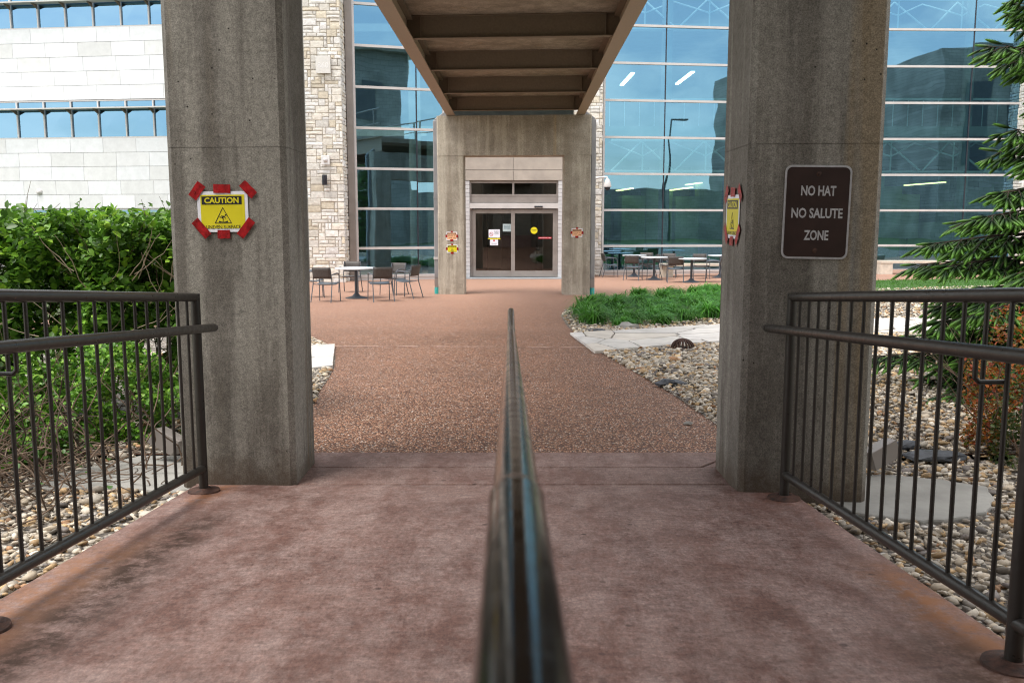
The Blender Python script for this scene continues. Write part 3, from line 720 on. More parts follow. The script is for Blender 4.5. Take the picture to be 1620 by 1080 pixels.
# ================================================================== SIGNS
def local_thing(name, label, cat, group=None): return thing(name, label, cat, (0, 0, 0), group)
def place(o, loc, rz=0.0, ry=0.0): o.location = loc; o.rotation_euler = (0, ry, rz)
def tape(mb, cx, cz, w, h, ang, y, seed=0):
    rg = random.Random(seed); n_ = 5; vs = []
    ca, sa = math.cos(ang), math.sin(ang)
    for i in range(n_):
        for j in (0, 1):
            u = -w/2 + w*i/(n_-1) + rg.uniform(-.001, .001); v = (j-.5)*h + rg.uniform(-.0012, .0012)
            vs.append((cx+u*ca-v*sa, y - abs(rg.uniform(0, .0014)), cz+u*sa+v*ca))
    mb.add(vs, [(2*i, 2*i+2, 2*i+3, 2*i+1) for i in range(n_-1)])
def caution_sheet(label, group, tapes, W_=0.279, H_=0.216, orange=False, small=False, curl=0.0):
    t = local_thing('caution_notice', label, 'notice', group)
    b = MB(); b.box(-W_/2, W_/2, -0.0025, -0.001, -H_/2, H_/2); b.build('paper', M['white'], t)
    m = 0.045*W_/0.279*0.4
    b = MB(); b.box(-W_/2+m, W_/2-m, -0.0034, -0.0028, -H_/2+m, H_/2-m); b.build('print_field', M['orange' if orange else 'yellow'], t)
    b = MB(); b.box(-W_*0.41, W_*0.38, -0.0044, -0.0037, H_*0.18, H_*0.38)
    if not orange:
        # warning triangle outline
        tri = [(0, .13*H_/.216*.9), (.040, -.040), (-.040, -.040)]
        cz = -0.030; pts = [(0, cz+0.052), (0.045, cz-0.030), (-0.045, cz-0.030)]
        for i in range(3):
            p, q = pts[i], pts[(i+1) % 3]; b.bar((p[0], -0.0041, p[1]), (q[0], -0.0041, q[1]), 0.0006, 0.0034)
        # stumbling figure
        for p, q, w in (((.008, .002), (-.006, -.004), .0075), ((-.006, -.004), (-.020, -.002), .004), ((-.006, -.004), (.001, -.013), .005), ((.001, -.013), (-.002, -.024), .004), ((.007, .001), (.013, -.010), .0035), ((.0, .002), (-.010, .006), .003)):
            b.bar((p[0], -0.0041, cz+p[1]+.004), (q[0], -0.0041, cz+q[1]+.004), 0.0006, w)
        b.lathe([(0.0042, 0), (0.0042, 0.0006)], (0.014, -0.0044, cz+0.012), 12, axis=Matrix.Rotation(math.pi/2, 3, 'X'))
        b.add([(-.026, -.0043, cz-.026), (.026, -.0043, cz-.026), (.026, -.0043, cz-.018), (.010, -.0043, cz-.023), (-.008, -.0043, cz-.023), (-.022, -.0043, cz-.018)], [(0, 1, 2, 3, 4, 5)])
        text(b, 'UNEVEN SURFACE', 0, -H_*0.375, -0.0041, H_*0.085, W_*0.68, 0.006)
    else:
        text(b, 'WATCH YOUR', -W_*.13, H_*0.02, -0.0041, H_*0.09, W_*0.46, 0.02)
        text(b, 'STEP', -W_*.13, -H_*0.20, -0.0041, H_*0.09, W_*0.30, 0.02)
        b.bar((W_*.22, -.0041, -H_*.05), (W_*.30, -.0041, H_*.08), .0006, .008); b.bar((W_*.15, -.0041, -H_*.24), (W_*.36, -.0041, -H_*.24), .0006, .010)
    b.build('black_print', M['black'], t)
    b = MB(); text(b, 'WARNING' if orange else 'CAUTION', -W_*0.015, H_*0.28, -0.0047, H_*0.145, W_*0.68, 0.035); b.build('lettering', M['orange' if orange else 'yellow'], t)
    for i, (u, v, w, h, a) in enumerate(tapes):
        b = MB(); tape(b, u, v, w, h, a, -0.0052, i+len(label)); b.build('tape_strip', M['tape'], t)
    return t
tp6 = [(-.137, .113, .092, .052, R(52)), (.002, .122, .094, .046, R(-2)), (.146, .117, .094, .046, R(-46)), (-.122, -.088, .112, .046, R(-50)), (.0, -.120, .070, .046, R(1)), (.124, -.088, .112, .046, R(50))]
yf = lambda X: PLY + SK*(X-PLX1)
s1 = caution_sheet('yellow caution paper taped with six red strips on the front of the left pillar', 'yellow caution papers', tp6)
c = at(353, 335, yf(-1.5)-0.002); place(s1, (c.x, yf(c.x)-0.003, c.z), math.atan(SK), R(-0.6)); s1.scale = (.97, 1, .97)
s2 = caution_sheet('yellow caution paper taped with red strips on the inner side face of the right pillar', 'yellow caution papers', tp6)
c = at(1164, 343, 4.86); place(s2, (PRX0-0.003, 4.84, c.z), R(-90), R(1.0)); s2.scale = (1.03, 1, 1.06)
tp4 = [(0, .112, .05, .04, 0), (-.14, 0, .045, .07, 0), (.14, 0, .045, .07, 0), (0, -.108, .08, .05, 0)]
FP = lambda px, py: at(px, py, fy((px-810)/1425*23.3)-0.004)
c = FP(714.8, 373.5); s3 = caution_sheet('orange warning paper above the yellow one on the left leg of the portal', 'papers taped to the portal legs', tp4, orange=True); place(s3, c, math.atan(SK), R(0.5))
c = FP(715.4, 393.5); s4 = caution_sheet('small yellow caution paper below the orange one on the left leg of the portal', 'papers taped to the portal legs', tp4); place(s4, c, math.atan(SK)); s4.scale = (1, 1, .98)
c = FP(912.8, 368); s5 = caution_sheet('orange warning paper alone on the right leg of the portal', 'papers taped to the portal legs', tp4, orange=True); place(s5, c, math.atan(SK), R(1.2))

t = local_thing('metal_sign', 'dark brown metal sign reading no hat no salute zone on the right pillar', 'sign')
def rrect(w, h, r, n_=6):
    P = []
    for cx, cz, a0 in ((w/2-r, h/2-r, 0), (-w/2+r, h/2-r, 90), (-w/2+r, -h/2+r, 180), (w/2-r, -h/2+r, 270)):
        for k in range(n_+1): a = R(a0+90*k/n_); P.append((cx+r*math.cos(a), cz+r*math.sin(a)))
    return P
def plate(P, y0, y1, mb=None):
    mb = mb or MB(); n_ = len(P); vs = [(p[0], y0, p[1]) for p in P] + [(p[0], y1, p[1]) for p in P]
    mb.add(vs, [list(range(n_)), list(range(n_, 2*n_))[::-1]] + [(i, n_+i, n_+(i+1) % n_, (i+1) % n_) for i in range(n_)]); return mb
SW, SH = 0.325, 0.462
plate(rrect(SW, SH, .034), -0.004, -0.001).build('border', M['signwhite'], t)
plate(rrect(SW-.020, SH-.020, .026), -0.0052, -0.0042).build('panel', M['brownsign'], t)
b = MB()
text(b, 'NO HAT', 0.004, 0.106, -0.0058, 0.050, 0.170, 0.028); text(b, 'NO SALUTE', 0.002, -0.004, -0.0058, 0.050, 0.250, 0.028); text(b, 'ZONE', 0.004, -0.113, -0.0058, 0.050, 0.120, 0.028)
b.build('lettering', M['signwhite'], t)
for z in (0.187, -0.190): MB().lathe([(0.013, 0), (0.013, 0.002), (0.008, 0.003), (0.007, 0.008), (0.002, 0.009)], (0.002, -0.005, z), 14, axis=Matrix.Rotation(math.pi/2, 3, 'X')).build('bolt', M['rustplate'], t, True)
yr = lambda X: PRY + SK*(X-PRX0)
c = at(1291, 336, yr(1.52)); place(t, (c.x, yr(c.x)-0.004, c.z), math.atan(SK), R(0.9))

# small floodlights fixed to the outer side of each near pillar
for px0, py0, s_, lab, Yd in ((264, 697, -1, 'tilted grey box light low behind the left pillar', 5.35), (1393, 719, 1, 'tilted grey box light low behind the right pillar', 5.05)):
    c = at(px0, py0, Yd); t = thing('box_light', lab, 'light fixture', c, 'grey box lights on the outer pillar sides')
    Mx = Matrix.Translation(c) @ Matrix.Rotation(-s_*R(-25 if s_ > 0 else -25)*-1, 4, 'Y') @ Matrix.Rotation(s_*R(12), 4, 'Z')
    b = MB(); b.add([Mx @ Vector(v) for v in ((-.09, -.05, -.05), (.09, -.05, -.05), (.09, .06, -.05), (-.09, .06, -.05), (-.075, -.05, .055), (.10, -.05, .055), (.10, .06, .055), (-.075, .06, .055))],
                    [(3, 2, 1, 0), (4, 5, 6, 7), (0, 1, 5, 4), (1, 2, 6, 5), (2, 3, 7, 6), (3, 0, 4, 7)]); b.build('housing', M['alu_dark'], t, bevel=0.004)
    xi = (PLX0 if s_ < 0 else PRX1)
    MB().bar((c.x, Yd+.02, c.z), (xi, Yd-.10, c.z+0.02), .03, .03).build('bracket', M['alu_dark'], t)

# ================================================================== GLASS BUILDING
def ashlar_wall(mb, M4, W_, z0, z1, unit=0.108, th=0.03, seed=1, sizes=((2, 1), (3, 1), (4, 1), (5, 1), (2, 2), (3, 2), (4, 2), (2, 1), (1, 1), (1, 2), (3, 1))):
    rg = random.Random(seed); nx = max(1, round(W_/unit)); nz = round((z1-z0)/unit); ux = W_/nx
    occ = [[False]*nx for _ in range(nz)]
    for j in range(nz):
        for i in range(nx):
            if occ[j][i]: continue
            w, h = rg.choice(sizes); w = min(w, nx-i)
            while w > 1 and any(occ[j][i+k] for k in range(w)): w -= 1
            h = min(h, nz-j)
            if any(occ[j+q][i+k] for q in range(h) for k in range(w)): h = 1
            for q in range(h):
                for k in range(w): occ[j+q][i+k] = True
            g = 0.005; x0, x1 = i*ux+g, (i+w)*ux-g; a, c = z0+j*unit+g*.8, z0+(j+h)*unit-g*.8
            tone = rg.choice([(.71, .69, .64), (.67, .64, .58), (.74, .73, .70), (.70, .66, .59), (.65, .63, .59), (.71, .68, .61), (.76, .75, .73), (.66, .60, .49)])
            v = rg.uniform(.86, 1.1); d = th*rg.uniform(.55, 1.2); e = 0.012
            jx = lambda: rg.uniform(-.004, .004)
            vs = [(x0, 0, a), (x1, 0, a), (x1, 0, c), (x0, 0, c), (x0+e+jx(), -d+jx(), a+e+jx()), (x1-e+jx(), -d+jx(), a+e+jx()), (x1-e+jx(), -d+jx(), c-e+jx()), (x0+e+jx(), -d+jx(), c-e+jx()), ((x0+x1)/2, -d-rg.uniform(0, .012), (a+c)/2)]
            mb.add([M4 @ Vector(p) for p in vs], [(0, 1, 5, 4), (1, 2, 6, 5), (2, 3, 7, 6), (3, 0, 4, 7), (4, 5, 8), (5, 6, 8), (6, 7, 8), (7, 4, 8)], tuple(q*v for q in tone))
def wall_frame(p, q):   # local x from p to q, local -y towards the viewer
    p = Vector((p[0], p[1], 0)); q = Vector((q[0], q[1], 0)); x = (q-p).normalized(); y = Vector((-x.y, x.x, 0))
    m = Matrix((x, y, Vector((0, 0, 1)))).transposed().to_4x4(); m.translation = p; return m, (q-p).length
gb = thing('glass_building', 'blue glass curtain wall building with stone piers and an entrance behind the portal', 'building', (0, 31, 0))
Xof = lambda px, Y: (px-810)/1430*Y
ZTOP = 12.5
rows = [0.14] + [1.035 + 1.268*k for k in range(10)]
MH = 0.078
def curtain(p, q, joints, zbase):
    m, L = wall_frame(p, q); js = [0.0] + [j for j in joints if 0.2 < j < L-0.2] + [L]
    fr_ = MB()
    for k, z in enumerate(rows):
        fr_.box(0, L, -0.055, 0.09, z-MH/2, z+MH/2, M=m)
    fr_.box(0, L, -0.03, 0.07, zbase-0.1, rows[0]-MH/2-.002, M=m)
    for x in (js[0], js[-1]):
        s_ = 1 if x == 0 else -1; a, c = sorted((x, x+s_*0.07)); fr_.box(a, c, -0.063, 0.10, zbase-.1, ZTOP, M=m)
    fr_.build('mullion_frame', M['alu'], gb)
    sl_ = MB()
    for x in js[1:-1]: sl_.box(x-0.02, x+0.02, -0.012, 0.06, rows[0], ZTOP, M=m)
    if len(js) > 2: sl_.build('butt_joint', M['darklamp'], gb)
    rg = random.Random(int(p[0]*10))
    for i in range(len(js)-1):
        for k in range(len(rows)-1):
            tl = R(rg.uniform(-.28, .28)); tv_ = rg.uniform(-.004, .004)
            a = js[i]+(0.072 if i == 0 else 0.021); c = js[i+1]-(0.072 if i == len(js)-2 else 0.021)
            b_ = MB(); z0, z1 = rows[k]+MH/2-.004, rows[k+1]-MH/2+.004
            b_.add([m @ Vector(v) for v in ((a, tv_, z0), (c, -tv_, z0), (c, -tv_+(z1-z0)*tl, z1), (a, tv_+(z1-z0)*tl, z1))], [(0, 1, 2, 3)])
            b_.build('glass_pane', M['glass'], gb)
    return m, L
LW0 = (Xof(564, 29.2), 29.2); LW1 = (Xof(705, 30.05), 30.05)
curtain(LW0, LW1, [Xof(665, 29.8)-LW0[0]+0.02], 0.0)
RW0 = (Xof(951, 32.3), 32.3); RW1 = (8.3, 32.95); RW2 = (Xof(1612, 33.2), 33.2)
curtain(RW0, RW1, [5.42-RW0[0]], -0.1)
curtain(RW1, RW2, [10.9-8.3, 16.45-8.3], 0.0)
curtain((Xof(440, 28.0), 28.0), (Xof(487.5, 29.0), 29.0), [], 0.0)
# stone piers
def pier(x0, x1, yf_, yb, seed, z0=-0.1, side='r', lab='stone_pier'):
    b = MB(); b.box(x0+.03, x1-.03, yf_+.03, yb, z0, ZTOP-.05, (.42, .39, .34))
    m, L = wall_frame((x0, yf_), (x1, yf_)); m = m @ Matrix.Translation((0, .032, 0)); ashlar_wall(b, m, L, z0, ZTOP, seed=seed)
    if 'r' in side: m, L = wall_frame((x1, yf_), (x1, yb)); m = m @ Matrix.Translation((0, .032, 0)); ashlar_wall(b, m, L, z0, ZTOP, seed=seed+1)
    if 'l' in side: m, L = wall_frame((x0, yb), (x0, yf_)); m = m @ Matrix.Translation((0, .032, 0)); ashlar_wall(b, m, L, z0, ZTOP, seed=seed+2)
    return b.build(lab, M['ashlar'], gb)
PFY = 28.35
px0_, px1_ = Xof(489, PFY), Xof(546.5, PFY)
pier(px0_, px1_, PFY, 29.3, 11)
MB().box(px1_+0.02, LW0[0]+0.02, 29.02, 29.18, 0, ZTOP).build('pier_trim', M['alu_dark'], gb)
pier(2.15, Xof(951, 31.8), 31.8, 32.6, 21)
pier(Xof(1609, 32.6), 22.5, 32.6, 33.6, 31, side='l')
# roof, interior floors, walls, columns, truss
MB().box(-9.3, 22.5, 33.9, 46, ZTOP-.02, ZTOP+0.3).build('roof', M['intwall'], gb)
b = MB(); b.box(-9.2, 22.4, 33.6, 46, 5.0, 5.35); b.box(-9.2, 22.4, 36.6, 46, 9.3, 9.6); b.build('upper_floor', M['intwall'], gb)
MB().box(-9.2, 22.4, 28.0, 46, -0.12, -0.055).build('ground_floor', M['intfloor'], gb)
b = MB(); b.box(-9.2, 22.4, 45.6, 45.9, -.05, ZTOP-.03); b.box(-9.2, -9.0, 29, 45.6, -.05, ZTOP-.03); b.box(22.1, 22.4, 33.7, 45.6, -.05, ZTOP-.03); b.build('back_wall', M['intwall'], gb)
b = MB()
rg = random.Random(5)
for k in range(16):
    x = 3.4 + k*1.22; h = rg.choice([2.4, 3.0, 1.9, 3.4]); z = rg.choice([0, 0, 1.2, .9]); b.box(x, x+rg.choice([1.0, 1.15]), 39.5+rg.uniform(-1.5, 1.5), 39.8+1.5, z, z+h)
b.build('wall_panel', M['intgreen'], gb)
b = MB()
for k in range(11): b.box(3.2+k*1.9, 4.4+k*1.9, 42.0, 42.3, -.05, 4.4)
b.build('dark_partition', M['darkstone'], gb)
for x, y in ((5.6, 33.6), (11.1, 33.75), (16.7, 33.9), (-3.3, 31.2), (20.5, 34)):
    MB().tube([(x, y, -.05), (x, y, ZTOP-.02)], 0.20, 20).build('column', M['intwall'], gb, True)
for z0 in (3.72, 8.72):
    b = MB(); zt = z0+1.1; y = 33.45
    for x0, x1, yy in ((3.6, 8.2, 33.35), (8.2, 19.5, 33.75)):
        for z in (z0, zt): b.tube([(x0, yy, z), (x1, yy, z)], 0.045, 8)
        x = x0
        while x < x1-1.0:
            b.tube([(x, yy, z0), (x+1.15, yy+.4, zt)], 0.035, 8); b.tube([(x+1.15, yy+.4, zt), (x+2.3, yy, z0)], 0.035, 8); b.tube([(x, yy+.7, zt), (x+1.15, yy, (z0+zt)/2)], 0.03, 8); b.tube([(x+1.15, yy, z0), (x+1.15, yy, zt)], 0.03, 8)
            b.tube([(x+2.3, yy+.7, zt), (x+1.15, yy, (z0+zt)/2)], 0.03, 8)
            x += 2.3
    b.build('truss', M['truss'], gb, True)
b = MB()
for x in np.arange(3.6, 20, 0.55): b.box(x-.012, x+.012, 34.0, 34.02, 5.35, 6.35)
b.box(3.6, 20, 33.98, 34.04, 6.33, 6.40); b.build('balcony_railing', M['truss'], gb)
# lit ceiling lights
for (px, py, Yd, L, lab) in ((992, 126, 36.5, 1.9, 'lit white ceiling strip high behind the glass, left one of the upper pair'), (1083, 124, 36.5, 1.9, 'lit white ceiling strip high behind the glass, right one of the upper pair'),
                             (988, 300, 38, 1.6, 'lit yellowish ceiling strip behind the glass above the leftmost chair'), (1076, 299, 38, 1.9, 'lit yellowish ceiling strip behind the glass near the right pillar'), (1097, 291, 41, 1.3, 'lit yellowish ceiling strip deeper inside behind the glass near the right pillar'),
                             (1462, 291, 38, 1.8, 'lit ceiling strip behind the glass right of the right pillar')):
    c = at(px, py, Yd); t = thing('ceiling_light', lab, 'ceiling light', c, 'lit ceiling strips inside the glass building')
    d = Vector((0.02, -1, 0)).normalized() if py < 200 else Vector((.12, -1, 0)).normalized(); L *= 1.6
    MB().bar(c-d*L/2, c+d*L/2, .14, .04).build('diffuser', M['tube' if py < 200 else 'tube_warm'], t)
    MB().bar(c-d*L/2+Vector((0, 0, .04)), c+d*L/2+Vector((0, 0, .04)), .17, .035).build('housing', M['alu_dark'], t)

# entrance
YD = 30.5
Xd = lambda px: (px-810)/1430*YD
Zd = lambda py: at(800, py, YD).z
zs = 0.01
b = MB()
zA, zB_, zC = Zd(249.5), Zd(269.5), Zd(285.5)
xa, xm, xb = Xd(734), Xd(812), Xd(891.5)
for (x0, x1) in ((xa, xm-.006), (xm+.006, xb)):
    b.box(x0, x1, YD-.14, YD+.1, zB_+.008, zA); b.box(x0, x1, YD-.14, YD+.1, zC, zB_-.008)
b.box(xa-1.2, xa-.012, YD-.14, YD+.1, -.05, zA+.9); b.box(xb+.012, xb+.55, YD-.14, YD+.1, -.05, zA+.9); b.box(xa-.011, xb+.011, YD-.13, YD+.1, zA+.008, zA+.9)
b.build('entrance_surround', simple('entrance_stone', (0.40, 0.355, 0.31), 0.75, 0, 0.10, 2.2, bump=0.1), gb)
b = MB(); rg = random.Random(3)
for x0, x1 in ((xa, Xd(743.5)), (Xd(882.5), xb)):
    z = 0.03
    while z < zC-.02:
        z2 = min(z+.128, zC-.004); v = rg.uniform(.9, 1.05); b.box(x0, x1, YD-.12, YD+.14, z+.006, z2-.002, (.56*v, .56*v, .57*v)); z += .128
b.build('entrance_jamb', M['jamb'], gb)
MB().box(xa-.25, xb+.25, YD-.55, YD+.3, -.06, 0.03).build('threshold', M['threshold'], gb)
dr = MB(); x0, x1 = Xd(743.5)+.004, Xd(882.5)-.004
zt0, zt1 = Zd(307.5), Zd(290); zdt = Zd(331.5)
fd = .035
dr.box(x0, x0+.055, YD-.03, YD+.10, .03, zC-.004); dr.box(x1-.055, x1, YD-.03, YD+.10, .03, zC-.004)
dr.box(x0+.056, x1-.056, YD-.03, YD+.10, zt1, zC-.004); dr.box(x0+.056, x1-.056, YD-.031, YD+.10, zt0-.06, zt0)
dr.box(xm-.035, xm+.035, YD-.029, YD+.09, zt0+.001, zt1-.001)
dr.box(x0+.056, x1-.056, YD-.02, YD+.09, Zd(321), zt0-.062)
door = dr.build('sliding_door', M['alu_dark'], gb, bevel=0.004)
MB().box(x0-.02, x1+.02, YD-.10, YD-.032, Zd(330), Zd(321.5)).build('header_box', M['alu'], door, bevel=0.006)
MB().box(Xd(845), Xd(858), YD-.13, YD-.101, Zd(328.5), Zd(326)).build('motion_sensor', M['black'], door)
for (pa, pb, yy, nm) in ((746.5, 811, 0.045, 'door_leaf'), (808.5, 880.5, 0.0, 'door_leaf')):
    a, c = Xd(pa), Xd(pb); b = MB(); z0, z1 = .045, zdt; st = .13
    b.box(a, a+st, YD+yy, YD+yy+.04, z0, z1); b.box(c-st*(1 if yy == 0 else .35), c, YD+yy, YD+yy+.04, z0, z1)
    b.box(a+st+.001, c-.131, YD+yy+.001, YD+yy+.039, z1-.13, z1-.001) if yy == 0 else b.box(a+st+.001, c-.047, YD+yy+.001, YD+yy+.039, z1-.13, z1-.001)
    b.box(a+st+.001, c-.131, YD+yy+.001, YD+yy+.039, z0+.001, z0+.20) if yy == 0 else b.box(a+st+.001, c-.047, YD+yy+.001, YD+yy+.039, z0+.001, z0+.20)
    b.build(nm, M['alu_dark'], door, bevel=0.003)
    g_ = MB(); g_.add([(a+st-.01, YD+yy+.02, z0+.19), (c-.04, YD+yy+.02, z0+.19), (c-.04, YD+yy+.02, z1-.12), (a+st-.01, YD+yy+.02, z1-.12)], [(0, 1, 2, 3)]); g_.build('door_glass', M['glass_door'], door)
g_ = MB()
for a, c in ((x0+.05, xm-.03), (xm+.03, x1-.05)): g_.add([(a, YD+.03, zt0-.005), (c, YD+.03, zt0-.005), (c, YD+.03, zt1+.005), (a, YD+.03, zt1+.005)], [(0, 1, 2, 3)])
g_.build('transom_glass', M['glass_door'], door)
b = MB(); b.box(xa-.3, xa-.1, YD+.12, YD+6, -.05, 3.9); b.box(xb+.1, xb+.3, YD+.12, YD+6, -.05, 3.9); b.box(xa-.3, xb+.3, YD+.12, YD+6.2, 3.5, 3.6); b.box(xa-.1, xb+.1, YD+6, YD+6.2, -.05, 3.49)
b.build('vestibule_room', M['intwall'], gb)
b = MB(); b.box(-1.3, -.9, YD+2.5, YD+2.9, -.05, 2.4); b.box(.9, 1.1, YD+2.2, YD+3.8, -.05, 2.7); b.box(-.4, .0, YD+4, YD+4.2, -.05, 2.4); b.build('inner_door_frame', M['intdark'], gb)
# notices on the glass
def notice(px, py, w, h, mat, label, extra=None, yy=0.03, name='door_notice', cat='notice'):
    t = thing(name, label, cat, (Xd(px), YD+yy, Zd(py)), 'notices stuck on the entrance doors'); x, z, y = Xd(px), Zd(py), YD+yy
    MB().box(x-w/2, x+w/2, y-.004, y-.001, z-h/2, z+h/2).build('paper', mat, t)
    if extra: extra(t, x, y-.0045, z)
    return t
def lines(b, x, y, z, w, n_, dz, th=.008):
    for k in range(n_): b.box(x-w/2, x+w/2, y-.001, y, z-k*dz-th, z-k*dz)
def ex1(t, x, y, z):
    b = MB(); R0, R1 = .065, .052; n_ = 20; cx = x-.10
    vs = [(cx+r*math.cos(2*math.pi*k/n_), y-.001, z-.02+r*math.sin(2*math.pi*k/n_)) for r in (R0, R1) for k in range(n_)]
    b.add(vs, [(k, (k+1) % n_, n_+(k+1) % n_, n_+k) for k in range(n_)]); b.bar((cx-.04, y-.001, z+.02), (cx+.04, y-.001, z-.06), .001, .012); b.build('prohibition_ring', M['redink'], t)
    b = MB(); text(b, 'NO SMOKING', x+.08, z+.07, y-.001, .028, .17, .01); text(b, 'BEYOND', x+.08, z+.025, y-.001, .028, .13, .01); text(b, 'THIS POINT', x+.08, z-.02, y-.001, .028, .15, .01); b.bar((cx-.03, y-.0006, z-.02), (cx+.03, y-.0006, z-.015), .001, .012); b.build('lettering', M['black'], t)
notice(782, 369.5, .38, .275, M['white'], 'white paper with a red prohibition ring on the left glass door', ex1, .062)
def ex3(t, x, y, z):
    b = MB(); b.lathe([(0.03, 0), (0.03, 0.001)], (x, y, z+.06), 16, axis=Matrix.Rotation(math.pi/2, 3, 'X')); b.build('red_mark', M['redink'], t)
    b = MB(); lines(b, x, y, z-.03, .20, 2, .03); b.build('lettering', M['black'], t)
notice(781.6, 383.5, .27, .20, M['white'], 'small white paper under the yellow tape on the left glass door', ex3, .062)
t = notice(781.8, 377.6, .42, .04, M['yellow'], 'yellow tape strip between two white papers on the left glass door', None, .054, 'tape_strip', 'tape')
def ex2(t, x, y, z):
    b = MB(); lines(b, x, y, z+.07, .22, 4, .035, .012); b.build('lettering', simple('blue_grey_ink', (.12, .2, .25), .6), t)
notice(802.3, 360.3, .29, .25, simple('pale_blue_paper', (.42, .52, .54), .6, 0, .05), 'pale blue paper beside the middle stile on the left glass door', ex2, .060)
c = (Xd(844.8), YD+.016, Zd(364.6)); t = thing('round_sticker', 'round yellow sticker on the right glass door', 'sticker', c)
MB().lathe([(.115, 0), (.115, .002)], c, 28, axis=Matrix.Rotation(math.pi/2, 3, 'X')).build('disc', M['yellow'], t)
b = MB(); text(b, 'AUTOMATIC', c[0], c[2]+.022, c[1]-.0035, .026, .19, .01); text(b, 'DOOR', c[0], c[2]-.022, c[1]-.0035, .026, .10, .01); b.build('lettering', M['black'], t)
t = thing('red_label', 'narrow red label strip on the right glass door beside the stile', 'label', (Xd(862), YD+.016, Zd(376.3)))
x, z = Xd(862), Zd(376.3); MB().box(x-.22, x+.22, YD+.012, YD+.015, z-.028, z+.028).build('strip', M['redink'], t)
b = MB(); text(b, 'IN EMERGENCY PUSH TO OPEN', x, z, YD+.0105, .026, .40, .01); b.build('lettering', M['white'], t)

# wall things
c = at(511.3, 103, PFY-.05); t = thing('number_plaque', 'square pale plaque with raised numerals high on the stone pier', 'plaque', c)
MB().box(c.x-.225, c.x+.225, PFY-.09, PFY-.045, c.z-.25, c.z+.25).build('plate', simple('smooth_plaque_stone', (.66, .65, .62), .8, 0, .04), t, bevel=.005)
b = MB(); text(b, '860', c.x, c.z-.01, PFY-.093, .17, .34, .01); b.build('numerals', simple('pale_numerals', (.75, .75, .74), .6, 0, .02), t)
c = at(515, 253.5, PFY-.05); t = thing('strobe_light', 'white square alarm strobe on the stone pier above the wall lamp', 'alarm', c)
MB().box(c.x-.13, c.x+.13, PFY-.085, PFY-.04, c.z-.14, c.z+.14).build('plate', M['whiteplastic'], t, bevel=.01)
MB().lathe([(.07, 0), (.065, .03), (.045, .055), (.01, .065)], (c.x, PFY-.086, c.z), 20, axis=Matrix.Rotation(math.pi/2, 3, 'X')).build('dome', M['alu'], t, True)
c = at(514.5, 285, PFY-.05); t = thing('wall_lamp', 'black cylinder wall lamp on the stone pier left of the glass', 'wall lamp', c)
MB().lathe([(.075, -.155), (.078, -.15), (.078, .15), (.072, .155)], (c.x, PFY-.14, c.z), 24).build('shade', M['darklamp'], t, True)
MB().box(c.x-.04, c.x+.04, PFY-.07, PFY-.03, c.z-.05, c.z+.05).build('mount', M['darklamp'], t)
# dome camera on arm
Yc = 29.6; c = at(961, 290, Yc); t = thing('security_camera', 'silver dome security camera on a curved white arm beside the right stone pier', 'camera', c)
a0 = at(946, 282, Yc)
MB().tube([(a0.x-.1, 31.7, a0.z+.03), (a0.x, Yc+1.2, a0.z+.05), (c.x-.15, Yc+.1, c.z+.20), (c.x-.02, Yc, c.z+.20), (c.x, Yc, c.z+.14)], .03, 12).build('arm', M['whiteplastic'], t, True)
MB().lathe([(.02, .16), (.07, .12), (.10, .03), (.13, -.08), (.125, -.12)], c, 24).build('housing', M['alu'], t, True)
MB().lathe([(.10, -.121), (.095, -.17), (.06, -.21), (.01, -.225)], c, 24).build('lens_dome', M['darklamp'], t, True)

# ================================================================== OFFICE BUILDING (left)
OB0 = (-27.0, 39.5); OB1 = (-11.2, 37.55)
m, L = wall_frame(OB0, OB1)
ob = thing('office_building', 'white limestone office building with ribbon windows behind the hedge', 'building', ((OB0[0]+OB1[0])/2, 38.5, 0))
b = MB(); rg = random.Random(8)
b.box(0, L, .06, .5, -1, .88, (.3, .3, .3), M=m)
b.box(0, L, .06, .5, 2.47, 5.33, (.25, .24, .22), M=m); b.box(0, L, .06, .5, 6.93, 9.77, (.25, .24, .22), M=m); b.box(0, L, .06, .5, 11.45, 15, (.25, .24, .22), M=m)
b.box(0, L, .5, 12, -1, 15, (.3, .3, .3), M=m)
for z0, n_ in ((2.465, 5), (6.925, 5), (11.45, 5)):
    for j in range(n_):
        x = -rg.uniform(0.1, 1.3)
        while x < L:
            a, c_ = max(0, x), min(L, x+1.46); v = rg.uniform(.93, 1.03); tone = rg.choice([(.78, .80, .83), (.73, .74, .75), (.80, .82, .85), (.78, .79, .81)])
            if c_-a > .05: b.box(a+.006, c_-.006, 0, .062, z0+j*.577+.010, z0+(j+1)*.577-.004, tuple(q*v for q in tone), M=m)
            x += 1.46
b.build('stone_wall', M['panel'], ob)
